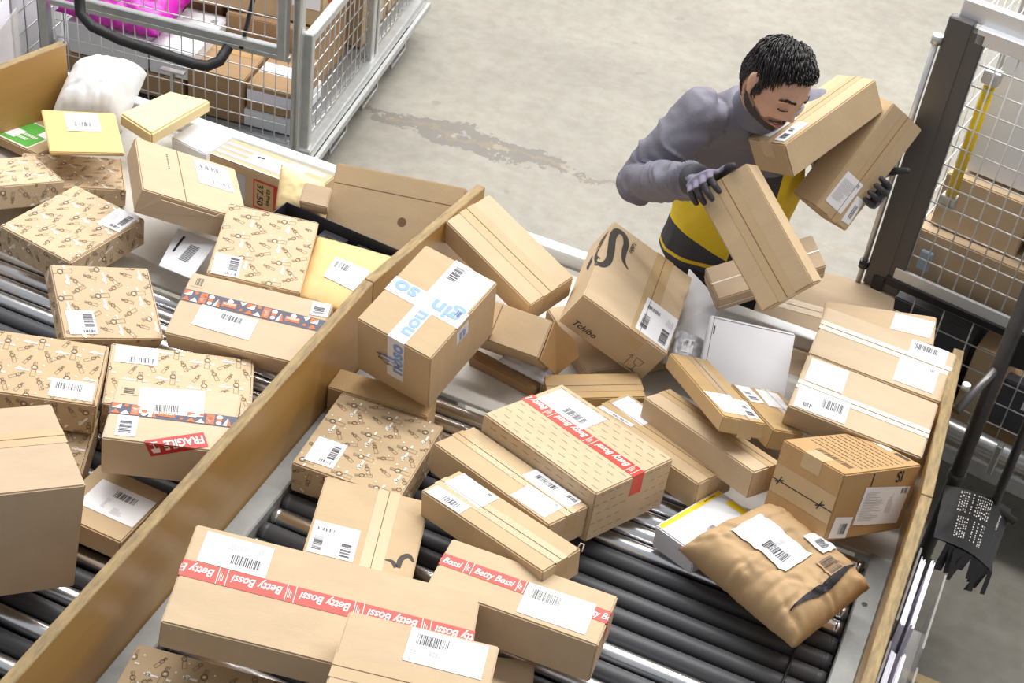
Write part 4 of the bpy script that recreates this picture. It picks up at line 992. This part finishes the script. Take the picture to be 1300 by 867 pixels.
boxes_obj('strap_buckle', [((.10, .015, .86), (.14, .03, .93))], mat('buckle_blue', (150, 170, 190), rough=.4), t, .004)
tube_obj('bumper_tube', [(0, -.05, .40), (WR, -.05, .40)], .03, ZINC, t, 16); bar('base_rail', t, (0, -.02, .29), (WR, -.02, .29), .06, .07, GALV); bar('base_rail', t, (0, DR, .2), (WR, DR, .2), .05, .05, GALV)
bar('tube_clamp', t, (.56, -.085, .33), (.56, -.085, .45), .03, .02, ZINC)
boxes_obj('base_tray', [((0, 0, .26), (WR, DR, .285))], GALV, t)
for (x, y) in ((.1, .1), (WR-.1, .1), (.1, DR-.1), (WR-.1, DR-.1)): caster(t, x, y)
DG = mat('dark_grey_card', (70, 70, 76), rough=.6)
cargo(oR, angR, [
 (.12, .66, .14, .60, 1.18, 1.60, WCARD, 'white box with brown tape patches high in the right roll cage', 0, [('F', 'tan', .03, .1, .06, .12, 0), ('T', 'tan', .08, 0, .07, .3, 0), ('F', 'tan', -.02, -.12, .06, .1, 0)]),
 (.08, .36, .10, .40, .98, 1.17, K_L, 'brown box with white tape below the yellow tube in the right roll cage', 0, [('T', 'p', -.1, .05, .06, .06, 0), ('T', 'p', .02, -.06, .08, .04, 0)]),
 (.38, .72, .10, .40, .98, 1.14, K_M, 'brown box beside the rail in the right roll cage', .05, []),
 (.06, .46, .06, .5, .80, .975, K_L, 'large brown box on the middle level of the right roll cage', 0, []),
 (.48, .80, .1, .5, .62, .93, K_M, 'brown box at the right of the middle level of the right roll cage', 0, []),
 (.06, .34, .06, .5, .30, .70, DG, 'dark grey carton low in the right roll cage behind the lower mesh', 0, [('T', 'g', 0, -.1, .2, .05, 0)]),
 (.36, .46, .05, .4, .30, .66, K_M, 'narrow brown box between the dark cartons of the right roll cage', 0, []),
 (.48, .80, .04, .09, .42, .60, DG, 'dark grey carton with a white label at the lower right of the right roll cage', 0, [('F', 'p', -.05, .03, .06, .05, 0)]),
 (.40, .80, .10, .5, .29, .40, K_B, 'brown box lying at the bottom of the right roll cage', 0, []),
], 'right')
# farther cage behind it
oB = oR+Matrix.Rotation(angR, 3, 'Z') @ Vector((.02, DR+.12, 0))
t = cage_frame(oB, angR, 'galvanised roll cage farther back at the top right corner', .9, .8, 1.72, GALV)
for (x, y) in ((0, 0), (.9, 0), (0, .8), (.9, .8)): bar('post', t, (x, y, .16), (x, y, 1.72), .04, .06, DARKM if x == 0 else GALV)
for z in (.2, 1.0, 1.7): bar('rail', t, (0, 0, z), (.9, 0, z), .03, .03, ALU)
wire_panel('front_mesh', t, .05, .85, .22, 1.68, .06, .08, lambda s, d, z: (s, d, z), ZINC, .0028)
tube_obj('blue_strap', [(.08, -.03, .9), (.1, -.03, 1.7)], .02, mat('pale_blue_plastic', (176, 198, 226), rough=.4), t)
boxes_obj('base_tray', [((0, 0, .18), (.9, .8, .21))], GALV, t)
for (x, y) in ((.1, .1), (.8, .1), (.1, .7), (.8, .7)): caster(t, x, y)
# ------------------------------------------------------------------ stand, book, platform at the right
t = empty('metal_stand', (.235, 3.62, 0)); tag(t, 'dark metal tube stand clamped beside the right board', 'stand')
GT2 = mat('worn_dark_tube', (84, 80, 78), rough=.4, metal=.6, var=.3, scale=14)
tube_obj('upright_tube', [(0, 0, 0), (0, .02, .55), (-.01, .05, 1.6)], .022, GT2, t, 16)
bm = bmesh.new(); add_tube(bm, [(0, .022, .60), (0, .023, .63)], .026, 16); link('tube_collar', bm_mesh(bm), t, GT2)
tube_obj('clamp_arm', [(-.075, -.13, .95), (.02, .1, 1.05)], .012, mat('grey_rod', (120, 118, 118), rough=.35, metal=.6), t)
boxes_obj('joint_plate', [((.01, .05, 1.02), (.13, .07, 1.14))], BLKM, t, .006); tube_obj('second_tube', [(.12, .05, 1.1), (.13, .04, .55), (.2, .03, .52)], .014, GT2, t)
boxes_obj('foot', [((-.05, -.3, 0), (.05, .3, .03))], GT2, t, .004); tube_obj('clamp_bolt', [(-.075, -.125, 1.02), (-.075, -.125, 1.045)], .012, ZINC, t)
bm = bmesh.new(); BKQ = [Vector(v) for v in ((.223, 3.349, .62), (.404, 3.416, .52), (.42, 3.70, .52), (.212, 3.58, .62))]
t = empty('black_booklet', BKQ[0]); tag(t, 'thick black booklet with white lettering draped over a bar by the stand', 'book')
BK = mat('booklet_cover', (40, 38, 39), rough=.32)
def bl(v, name, off, m_):
    D = Decal(lambda a, b, o: tuple((BKQ[0]*(1-a)+BKQ[1]*a)*(1-b)+(BKQ[3]*(1-a)+BKQ[2]*a)*b-BKQ[0]+Vector((.4, 0, .91))*(o+.018*math.sin(math.pi*a)))); return D
D = bl(0, '', 0, BK)
for i in range(10): D.quad_strip(i/10, 0, (i+1)/10, 1, BK, 0)
for i in range(10): D.quad_strip(i/10, 0, (i+1)/10, 1, BK, -.004)
D.build('cover', t)
D = bl(0, '', 0, WINK); rnd = random.Random(4)
for c in range(15):
    for b0, b1 in ((.55, .95), (.12, .5)):
        if rnd.random() < .25: continue
        p = b1
        while p > b0+.03:
            q_ = p-rnd.uniform(.01, .03); a = .18+c*.034; D.poly([(a, q_), (a+.016, q_), (a+.016, p), (a, p)], WINK, .001); p = q_-rnd.uniform(.008, .05)
D.text('Retro antique', 0, 0, .05, WINK, .001, lambda u, v: (.86+v*.7, .68-u*.8), 0, .01, .3); D.build('printed_text', t)['kind'] = 'stuff'
for k in range(14):
    bm = bmesh.new(); a = .2+.78*k/13; e0 = (BKQ[0]*(1-a)+BKQ[1]*a)-BKQ[0]+Vector((.4, 0, .91))*(.018*math.sin(math.pi*a)-.006); up = (BKQ[3]-BKQ[0])*.5
    dn = Vector((-.01+.02*math.sin(k), -.035-.02*(k % 3), -.045-.012*math.sin(k*1.7)-(.03 if k == 0 else 0))); sd = Vector((.012+.01*(k == 0), .004, -.005))
    vv = [bm.verts.new(p) for p in (e0+up+Vector((0, 0, -.01)), e0, e0+dn, e0+dn*.96+sd, e0+sd)]; ff = bm.faces.new(vv)
    r = bmesh.ops.extrude_face_region(bm, geom=[ff]); [setattr(g, 'co', g.co+Vector((.0015, 0, -.001))) for g in r['geom'] if isinstance(g, bmesh.types.BMVert)]
    link('page', bm_mesh(bm), t, BK)
t = empty('step_platform', (.30, 2.75, 0)); tag(t, 'black topped platform with a worn wooden edge at the bottom right corner', 'platform')
boxes_obj('platform_top', [((0, 0, .27), (.55, .36, .30))], mat('black_mat', (40, 41, 44), rough=.7), t, .004); boxes_obj('wooden_edge', [((-.03, .36, .24), (.58, .40, .305))], PLYE, t, .004)
for x in (.02, .48): boxes_obj('leg', [((x, .02, 0), (x+.05, .34, .27))], GT2, t, .004)
o = boxes_obj('rubber_wedge', [((0, 0, 0), (.2, .12, .05))], mat('rubber', (30, 30, 30), rough=.7), None, .006); o.location = (.62, 3.30, 0); o.rotation_euler.z = -.4; tag(o, 'black rubber wedge lying on the floor at the bottom right', 'wedge')
# ------------------------------------------------------------------ the worker
SKIN = mat('skin', (214, 172, 148), rough=.5, var=.08, scale=30, rgb2=(202, 154, 130)); LIPS = mat('lip_skin', (190, 132, 122), rough=.45)
HAIR = mat('black_hair', (30, 26, 26), rough=.42, spec=.5, var=.3, scale=60); BEARD = mat('beard_hair', (58, 46, 42), rough=.7, var=.3, scale=120)
GREYF = mat('grey_fleece', (128, 127, 138), rough=.95, var=.1, scale=60, bump=.25, bscale=260, spec=.1); GREYS = mat('grey_softshell', (120, 118, 128), rough=.6, var=.08, scale=14, spec=.25)
YELF = mat('yellow_panel', (240, 208, 44), rough=.75, var=.08, scale=20, bump=.2, bscale=60); DKF = mat('charcoal_fabric', (66, 65, 72), rough=.8, var=.12, scale=30, bump=.2, bscale=120)
PIPE = mat('yellow_piping', (236, 196, 30), rough=.6)
GLV = mat('glove_knit', (126, 120, 140), rough=.9, bump=.3, bscale=500); GLD = mat('glove_coating', (52, 51, 56), rough=.6, bump=.2, bscale=300)
TRO = mat('dark_trousers', (58, 58, 66), rough=.85, var=.1, scale=20); SHOE = mat('shoe_leather', (36, 35, 36), rough=.5)
def loft(bm, rings, seg=28, mi=0):
    """rings: centre, axis a (with length), axis b (with length)"""
    R_ = []
    for c, a, b in rings:
        R_.append([bm.verts.new(Vector(c)+Vector(a)*math.cos(2*math.pi*k/seg)+Vector(b)*math.sin(2*math.pi*k/seg)) for k in range(seg)])
    for p, q in zip(R_, R_[1:]):
        for k in range(seg): bm.faces.new((p[k], p[(k+1) % seg], q[(k+1) % seg], q[k]))
    bm.faces.new(list(reversed(R_[0]))); bm.faces.new(R_[-1])
def ball(bm, c, r, sc=(1, 1, 1), M=None):
    m_ = Matrix.Translation(c) @ (M.to_4x4() if M else Matrix()) @ Matrix.Diagonal((sc[0], sc[1], sc[2], 1))
    bmesh.ops.create_icosphere(bm, subdivisions=3, radius=r, matrix=m_)
def limb(bm, pts, rads, seg=18):
    add_tube(bm, pts, rads, seg)
    for p, r in zip(pts, rads): ball(bm, p, r*.99 if not isinstance(r, tuple) else min(r))
def remeshed(bm, vox, smooth=4, name='mesh'):
    bmesh.ops.recalc_face_normals(bm, faces=bm.faces)
    me = bpy.data.meshes.new('tmp'); bm.to_mesh(me); bm.free(); o = bpy.data.objects.new('tmp', me); COL.objects.link(o)
    m_ = o.modifiers.new('r', 'REMESH'); m_.mode = 'VOXEL'; m_.voxel_size = vox; m_.use_smooth_shade = True
    if smooth: s = o.modifiers.new('s', 'SMOOTH'); s.factor = .5; s.iterations = smooth
    bpy.context.view_layer.update(); dg = bpy.context.evaluated_depsgraph_get()
    r = bpy.data.meshes.new_from_object(o.evaluated_get(dg)); bpy.data.objects.remove(o); bpy.data.meshes.remove(me); r.name = name
    r.materials.clear(); r.polygons.foreach_set('use_smooth', [True]*len(r.polygons)); return r
FAC = Vector((.59, -.807, 0)); SH = Vector((.807, .59, 0))       # facing, and the line from right to left shoulder
PO = Vector((-.66, 4.08, 0))                                     # where the person stands
person = empty('person', PO); tag(person, 'person in grey and yellow work jacket and gloves bending over the pile with boxes', 'person')
def pp(o): o.parent = person; o.matrix_parent_inverse = Matrix.Translation(-PO); return o
HC = Vector((-.582, 3.752, 1.598))+(Vector((0, 0, 3.58))-Vector((-.582, 3.752, 1.598))).normalized()*.11
hf = Vector((.80, -.60, 0)).normalized(); pit = R(22); HF = (hf*math.cos(pit)+Vector((0, 0, -math.sin(pit)))); HX = hf.cross(Vector((0, 0, 1))).normalized(); HX = Matrix.Rotation(R(-6), 3, HF) @ HX; HU = HX.cross(HF).normalized()
HM = Matrix((HX*1.02, HF*1.02, HU*1.02)).transposed().to_4x4(); HM.translation = HC
def sst(a, b, x): t = min(1, max(0, (x-a)/(b-a))); return t*t*(3-2*t)
def g2(x, z, x0, z0, sx, sz): return math.exp(-((x-x0)/sx)**2-((z-z0)/sz)**2)
def head_pt(d, extra=0):
    x, y, z = .077*d.x, (.096 if d.y > 0 else .1)*d.y, .117*d.z
    t = sst(-.005, -.112, z); x *= 1-.33*t*(.6+.4*sst(-.02, .08, y))
    if y < 0: y *= 1-.5*sst(-.02, -.11, z)
    else: y += .012*t*sst(0, .08, y)
    if z > .05: x *= 1+.03
    w_ = sst(.02, .06, y); ax = abs(x); b = 0
    b += .011*g2(x, z, 0, .004, .0085, .024)+.0195*g2(x, z, 0, -.021, .0115, .013)+.006*g2(ax, z, .013, -.027, .007, .007)
    b += .006*g2(ax, z, .026, .028, .02, .008)-.011*g2(ax, z, .031, .010, .014, .011)+.006*g2(ax, z, .031, .006, .011, .007)+.005*g2(ax, z, .046, -.018, .018, .018)
    b += -.003*g2(x, z, 0, -.047, .01, .006)+.007*g2(x, z, 0, -.0575, .019, .005)+.007*g2(x, z, 0, -.069, .016, .0055)-.006*g2(x, z, 0, -.0632, .021, .0022)-.004*g2(x, z, 0, -.08, .016, .006)+.02*g2(x, z, 0, -.1, .022, .02)
    y += b*w_
    v = Vector((x, y, z)); return v+d*extra
def sph(i, j, ni, nj): a = 2*math.pi*i/ni; e = math.pi*(j/nj-.5); return Vector((math.cos(e)*math.sin(a), math.cos(e)*math.cos(a), math.sin(e)))
def head_grid(bm, ni=110, nj=84):
    rows = [[bm.verts.new(HM @ head_pt(sph(i, j, ni, nj))) for i in range(ni)] for j in range(1, nj)]
    b0 = bm.verts.new(HM @ head_pt(Vector((0, 0, -1)))); t0 = bm.verts.new(HM @ head_pt(Vector((0, 0, 1))))
    for r, q in zip(rows, rows[1:]):
        for i in range(ni): bm.faces.new((r[i], r[(i+1) % ni], q[(i+1) % ni], q[i]))
    for i in range(ni): bm.faces.new((b0, rows[0][(i+1) % ni], rows[0][i])); bm.faces.new((t0, rows[-1][i], rows[-1][(i+1) % ni]))
# body: one continuous figure, clothes over it
bm = bmesh.new(); head_grid(bm)
for s in (-1, 1):
    for (y, z, r, sc) in ((-.004, .004, .03, (.3, .55, 1)), (-.012, .012, .026, (.42, .5, .9)), (.0, -.018, .014, (.5, .8, .9))):
        ball(bm, HM @ Vector((s*.0755, y, z)), r, sc, Matrix((HX, HF, HU)).transposed() @ Matrix.Rotation(s*.35, 3, 'Z'))
NB = Vector((-.614, 3.845, 1.462))
limb(bm, [NB+Vector((-.02, .07, -.06)), NB+Vector((-.008, .02, 0)), HM @ Vector((0, -.03, -.05)), HM @ Vector((0, -.012, -.03))], [.05, .054, .056, .055])
HB = {k: Matrix.LocRotScale(Vector(BOX[k][0]), None, None) @ __import__('mathutils').Euler(BOX[k][2]).to_matrix().to_4x4() for k in ('H1', 'H3')}
def hp(k, x, y, z): s = BOX[k][1]; return HB[k] @ Vector((x*s[0]/2, y*s[1]/2, z*s[2]/2))
def hd(k, ax): return (HB[k].to_3x3() @ Vector(ax)).normalized()
nR, nB, eY = hd('H3', (1, 0, 0)), hd('H3', (0, 0, -1)), hd('H3', (0, 1, 0)); E1 = hp('H3', 1, -.22, -1); WH3 = E1+nB*.022-nR*.088
SR, SL = Vector((-.775, 3.795, 1.405)), Vector((-.478, 4.025, 1.392)); ER, EL = Vector((-.892, 3.69, 1.195)), (Vector((-.475, 4.01, 1.405))+WH3)/2+Vector((.0, .19, -.16)); WRr, WL_ = Vector((-.688, 3.535, 1.362)), WH3-nR*.03
SP = [(Vector((-.668, 4.095, .80)), .205, .155), (Vector((-.668, 4.09, .95)), .192, .145), (Vector((-.658, 4.035, 1.12)), .198, .142), (Vector((-.668, 4.005, 1.28)), .2, .118), (Vector((-.648, 3.935, 1.375)), .195, .108), (Vector((-.638, 3.905, 1.43)), .14, .088), (Vector((-.63, 3.885, 1.465)), .085, .078)]
loft(bm, [(c, SH*(a*.8), FAC*(b*.8)) for c, a, b in SP])
for s_, e_, w_ in ((SR, ER, WRr), (SL, EL, WL_)): limb(bm, [s_, e_, e_.lerp(w_, .82)], [.05, .042, .028])
HIPR, HIPL = Vector((-.668, 4.1, .86))-SH*.09, Vector((-.668, 4.1, .86))+SH*.09
for h_ in (HIPR, HIPL): limb(bm, [h_, h_+Vector((0, 0, -.40))+FAC*.02, h_+Vector((0, .0, -.78))], [.07, .05, .04]); ball(bm, h_+Vector((0, 0, -.8))+FAC*.05, .05, (1, 1.6, .7))
pp(link('body', remeshed(bm, .0036, 2, 'body'), None, SKIN))
# facial hair, brows, lids and lips as thin layers on the face
def face_layer(name, mask, off, m_, ni=260, nj=200, rough=0):
    bm = bmesh.new(); vv = {}
    def vert(i, j):
        i %= ni
        if (i, j) not in vv:
            d = sph(i, j, ni, nj); p = head_pt(d); nrm = Vector((p.x/.077**2, p.y/.096**2, p.z/.117**2)).normalized()
            vv[(i, j)] = bm.verts.new(HM @ (p+nrm*(off+(rough*noise.noise(p*160) if rough else 0))))
        return vv[(i, j)]
    for j in range(2, nj-2):
        for i in range(ni):
            p = head_pt(sph(i+.5, j+.5, ni, nj))
            if mask(p): bm.faces.new((vert(i, j), vert(i+1, j), vert(i+1, j+1), vert(i, j+1)))
    return pp(link(name, bm_mesh(bm), None, m_, True))
def m_beard(p):
    n_ = noise.noise(p*220)*.004; ax = abs(p.x)
    if p.y < -.012 or (p.y > 0 and ax < .022 and abs(p.z+.0632) < .0095): 
        return False
    if p.y > .03 and ax < .034 and -.0565+n_*.4 < p.z < -.042+n_*.4-ax*.2: return True
    jaw = -.073+n_ if p.y > .05 else (-.073+(.05-p.y)*.72+n_)
    if ax > .024 and p.y > .03: jaw += .012*sst(.024, .05, ax)
    return p.z < min(jaw, .01)
def m_stub(p):
    ax = abs(p.x); n_ = noise.noise(p*260)*.006
    if p.y < -.02 or (p.y > 0 and ax < .023 and abs(p.z+.0632) < .0098): return False
    lim = -.06+n_ if p.y > .055 else -.06+(.055-p.y)*.85+n_
    return p.z < min(lim, .012) or (p.y > .03 and ax < .04 and -.058 < p.z < -.040+n_*.5)
face_layer('stubble', m_stub, .0011, mat('stubble_skin', (150, 116, 100), rough=.7, var=.25, scale=300))
face_layer('beard', m_beard, .0018, BEARD, rough=.0012)
face_layer('eyebrows', lambda p: p.y > .03 and .012 < abs(p.x) < .05 and abs(p.z-(.031+.002*sst(.012, .032, abs(p.x))-.009*sst(.034, .052, abs(p.x))))-.0 < .003+noise.noise(p*300)*.0015, .0034, HAIR)
face_layer('eyelashes', lambda p: p.y > .02 and .019 < abs(p.x) < .044 and abs(p.z-(-.002+((abs(p.x)-.031)/.013)**2*.003)) < .0017, .0032, HAIR)
face_layer('lips', lambda p: p.y > .04 and abs(p.x) < .022 and abs(p.z+.0632) < .0085*(1-(p.x/.024)**2), .0027, LIPS)
def hairline(p):
    # lower limit of the hair by direction: forehead, temple, sideburn, round the ear, nape
    if p.y > .04: return .076-.012*sst(.02, .06, abs(p.x))
    if p.y > .012: return .056-.075*sst(.04, .02, p.y)
    if p.y > -.018: return -.025 if p.y > .008 else .032
    return .032-.105*sst(-.018, -.045, p.y)
def m_hair(p): return p.z > hairline(p)+noise.noise(p*140)*.006
face_layer('hair_cap', m_hair, .0045, HAIR, rough=.003)
bm = bmesh.new(); rnd = random.Random(11)
WH = Vector((-.025, -.05, .1))
for k in range(3000):
    d = Vector((rnd.gauss(0, 1), rnd.gauss(0, 1), rnd.gauss(0, 1))).normalized(); p = head_pt(d)
    if p.z < hairline(p)+.003: continue
    nrm = Vector((p.x/.077**2, p.y/.098**2, p.z/.117**2)).normalized(); top = sst(.03, .085, p.z)
    wv = Vector((noise.noise(p*22), noise.noise(p*22+Vector((9, 0, 0))), noise.noise(p*22+Vector((0, 9, 0)))))
    fl = (p-WH).normalized()+Vector((.35*top, .5*top, -.35*(1-top)))+wv*.8+Vector((rnd.gauss(0, .1), rnd.gauss(0, .1), rnd.gauss(0, .1))); fl = (fl-nrm*fl.dot(nrm)).normalized()
    L_ = (rnd.uniform(.03, .045) if top > .35 else rnd.uniform(.012, .018))*(1-.7*sst(.02, .07, p.y)); lift = rnd.uniform(.001, .009)*(.4+1.1*top); P_ = []
    for q in range(6):
        t = q/5; a = p+fl*(L_*t); e = Vector((a.x/.077, a.y/.098, a.z/.117)); sc = 1/max(.3, e.length)
        b = head_pt((Vector((a.x/.077, a.y/.098, a.z/.117))).normalized()); P_.append(HM @ (b+nrm*(.0035+lift*math.sin(math.pi*(.15+.75*t)))))
    add_tube(bm, P_, [.0014, .0019, .0019, .0016, .0011, .0003], 4, cap=False)
hs = pp(link('hair_strands', bm_mesh(bm), None, HAIR)); hs['kind'] = 'stuff'
# jacket
bm = bmesh.new(); loft(bm, [(c, SH*a, FAC*b) for c, a, b in SP])
ball(bm, SR, .07); ball(bm, SL, .07)
for s_, e_, w_ in ((SR, ER, WRr), (SL, EL, WL_)):
    m1, m2 = s_.lerp(e_, .5), e_.lerp(w_, .5); limb(bm, [s_, m1, e_, m2, w_], [.07, .067, .062, .056, .043])
me = remeshed(bm, .0055, 22, 'jacket')
def seg_t(p, a, b): ab = b-a; t = min(1, max(0, (p-a).dot(ab)/ab.dot(ab))); return t, (p-(a+ab*t)).length
_cn = [(v.co.copy(), v.normal.copy()) for v in me.vertices]; _new = []
for p, n_ in _cn:
    dsp = 0; best = 9; bt = None
    for a, b in ((SR, ER), (ER, WRr), (SL, EL), (EL, WL_)):
        t, d = seg_t(p, a, b)
        if d < best: best = d; bt = (t, a, b)
    if best < .085:
        t, a, b = bt; L_ = (b-a).length
        r_ = noise.noise(Vector((t*L_*26+noise.noise(p*11)*1.3, p.x*5, p.z*5))); dsp = .03*(1-abs(r_)*2.6)*max(0, .35+.9*noise.noise(p*6+Vector((3, 1, 2))))+.003*noise.noise(p*30)+.006*noise.noise(p*12)
    else: dsp = .010*noise.noise(Vector((p.x*9, p.y*9, p.z*5)))+.005*(1-abs(noise.noise(Vector((p.x*16, p.y*16, p.z*9+4))))*2)
    _new += list(p+n_*dsp)
me.vertices.foreach_set('co', _new); me.update()
def spine(z):
    for (c0, a0, b0), (c1, a1, b1) in zip(SP, SP[1:]):
        if c0.z <= z <= c1.z: return c0.lerp(c1, (z-c0.z)/(c1.z-c0.z))
    return SP[0][0] if z < SP[0][0].z else SP[-1][0]
for m_ in (GREYF, GREYS, YELF, DKF, PIPE): me.materials.append(m_)
b2 = bmesh.new(); b2.from_mesh(me); C1 = SP[1][0]
YL = [(Vector((0, 0, 1.20)), Vector((0, 0, 1))), (C1+Vector((0, 0, -.115)), (Vector((0, 0, 1))+SH*.50).normalized()), (C1+Vector((0, 0, -.115)), (Vector((0, 0, 1))-SH*.50).normalized()), (Vector((0, 0, .823)), Vector((0, 0, 1))), (Vector((0, 0, .836)), Vector((0, 0, 1))), (C1-SH*.045, SH), (C1+SH*.045, SH)]
for co_, no_ in YL: bmesh.ops.bisect_plane(b2, geom=b2.verts[:]+b2.edges[:]+b2.faces[:], plane_co=co_, plane_no=no_, dist=1e-6)
b2.to_mesh(me); b2.free()
for f in me.polygons:
    p = f.center; arm = min(seg_t(p, a, b)[1] for a, b in ((ER, WRr), (EL, WL_), (ER, ER.lerp(SR, .6)), (EL, EL.lerp(SL, .6)))); arm2 = min(seg_t(p, ER.lerp(SR, .6), SR)[1], seg_t(p, EL.lerp(SL, .6), SL)[1])
    c = spine(p.z); d = p-c; u = (p-C1).dot(SH); fw = d.dot(FAC)
    if arm < .085: k = 0
    elif p.z > 1.20: k = 0 if arm2 < .075 else 1
    elif .823 < p.z < .836: k = 4
    elif (p-YL[1][0]).dot(YL[1][1]) < 0 and u < 0 or (p-YL[2][0]).dot(YL[2][1]) < 0 and u >= 0: k = 3
    else: k = 2 if (abs(u) > .045 or fw < 0) else 3
    f.material_index = k
me.polygons.foreach_set('use_smooth', [True]*len(me.polygons))
jk = pp(link('jacket', me, None))
bm = bmesh.new(); cu = [(NB-Vector((.012, -.03, .03)), .09, .082), (NB+Vector((-.004, .0, .012)), .076, .07), (NB+Vector((.008, -.035, .05)), .07, .066), (NB+Vector((.016, -.055, .08)), .074, .069)]
tilt = Matrix.Rotation(R(24), 3, SH)
rings = []
for c, a, b in cu: rings.append([bm.verts.new(c+tilt @ (SH*(a*math.cos(2*math.pi*k/32))+FAC*(b*math.sin(2*math.pi*k/32)))) for k in range(32)])
for c, a, b in reversed(cu[1:]): rings.append([bm.verts.new(c+tilt @ (SH*((a-.007)*math.cos(2*math.pi*k/32))+FAC*((b-.007)*math.sin(2*math.pi*k/32)))) for k in range(32)])
for p, q in zip(rings, rings[1:]):
    for k in range(32): bm.faces.new((p[k], p[(k+1) % 32], q[(k+1) % 32], q[k]))
co = link('collar', bm_mesh(bm), None, GREYF, True); pp(co)
bm = bmesh.new()
for e_, w_ in ((ER, WRr), (EL, WL_)): pass
for e_, w_, nm in ((ER, WRr, 'cuff'), (EL, WL_, 'cuff')):
    d = (w_-e_).normalized(); b2 = bmesh.new(); add_tube(b2, [w_-d*.02, w_+d*.004, w_+d*.014, w_+d*.016], [.046, .046, .043, .03], 20); pp(link(nm, bm_mesh(b2), None, DKF, True))
bm.free()
# trousers and shoes
bm = bmesh.new(); loft(bm, [(Vector((-.668, 4.1, .98)), SH*.165, FAC*.12), (Vector((-.668, 4.1, .84)), SH*.175, FAC*.13), (Vector((-.668, 4.1, .76)), SH*.15, FAC*.11)])
for h_ in (HIPR, HIPL): limb(bm, [h_-Vector((0, 0, .02)), h_+Vector((0, 0, -.40))+FAC*.02, h_+Vector((0, 0, -.78))], [.1, .075, .065])
pp(link('trousers', remeshed(bm, .012, 3, 'trousers'), None, TRO))
for h_ in (HIPR, HIPL):
    b2 = bmesh.new(); c = Vector((h_.x, h_.y, 0)); Mx = Matrix((SH, FAC, Vector((0, 0, 1)))).transposed()
    ball(b2, c+FAC*.1+Vector((0, 0, .045)), .05, (1, 1.5, .9), Mx); ball(b2, c+FAC*.0+Vector((0, 0, .05)), .05, (.9, 1.3, 1), Mx); add_box(b2, (-.048, -.075, .0), (.048, .17, .03), 0, Matrix.Translation(c) @ Mx.to_4x4())
    pp(link('shoe', remeshed(b2, .008, 3, 'shoe'), None, SHOE))
# gloved hands
def hand(wrist, fdir, back, side, curls, thumb, spread, name):
    """fdir: palm towards fingers, back: back of the hand, side: towards the thumb; curls: bend of the three joints per finger"""
    Y = fdir.normalized(); Z = (back-Y*back.dot(Y)).normalized(); X = Y.cross(Z).normalized(); sg = 1 if X.dot(side) > 0 else -1; X = X*sg
    Mx = Matrix((X, Y, Z)).transposed().to_4x4(); Mx.translation = wrist
    bm = bmesh.new(); P = lambda x, y, z: Mx @ Vector((x, y, z))
    loft(bm, [(P(0, -.065, 0), X*.033, Z*.027), (P(0, 0, 0), X*.033, Z*.022), (P(.002, .04, 0), X*.042, Z*.020), (P(0, .08, .001), X*.045, Z*.0165), (P(0, .097, 0), X*.041, Z*.012)], 20)
    tips = []
    for i, (x, L_, c) in enumerate(zip((.031, .0105, -.0105, -.030), (.078, .087, .081, .064), curls)):
        pos = Vector((x, .088-abs(i-1.2)*.004, 0)); a = 0; pts = [P(*pos)]; rads = [.0112]
        for k, (fr, bd) in enumerate(zip((.46, .30, .24), c)):
            a += bd; sp = spread*(1.2-i)*.06
            pos = pos+Vector((math.sin(sp), math.cos(a), -math.sin(a)))*(L_*fr); pts.append(P(*pos)); rads.append((.0102, .0094, .0082)[k])
        limb(bm, pts, rads, 12); tips.append(pts)
    tp = [P(.028, .02, -.004)]+[P(*t) for t in thumb]; limb(bm, tp, [.016, .0135, .0115, .0095], 12); tips.append(tp)
    me = remeshed(bm, .0026, 3, name)
    me.materials.append(GLV); me.materials.append(GLD)
    Mi = Mx.inverted()
    for f in me.polygons:
        l = Mi @ f.center; k = 0
        if l.z < -.007 and l.y > -.005 and f.normal.dot(Z) < .1: k = 1
        for pts in tips:
            n2 = len(pts)
            if min(seg_t(f.center, pts[n2-2], pts[n2-1])[1], seg_t(f.center, pts[n2-3].lerp(pts[n2-2], .55), pts[n2-2])[1]) < .0125: k = 1
        if l.y < -.045: k = 1
        f.material_index = k
    return pp(link(name, me, None))
# right hand over the upper end of H1: palm on the end face, fingers folded over on to the front
nE, nF, eX = hd('H1', (0, 1, 0)), hd('H1', (0, 0, 1)), hd('H1', (1, 0, 0))
E0 = hp('H1', -.45, 1, 1)
hand(E0+nE*.024-nF*.092-eX*.012, nF+nE*.06-eX*.05, nE, eX, [(.55, .95, .45), (.6, .95, .4), (.65, .95, .4), (.7, .9, .4)], [(.062, .045, -.006), (.085, .072, -.012), (.1, .096, -.02)], 1, 'glove')
hand(E1+nB*.022-nR*.088, nR+nB*.05, nB, eY, [(.6, .95, .4), (.6, .95, .4), (.65, .95, .4), (.7, .9, .4)], [(.068, .05, -.004), (.09, .08, -.002), (.105, .108, .004)], 1, 'glove')
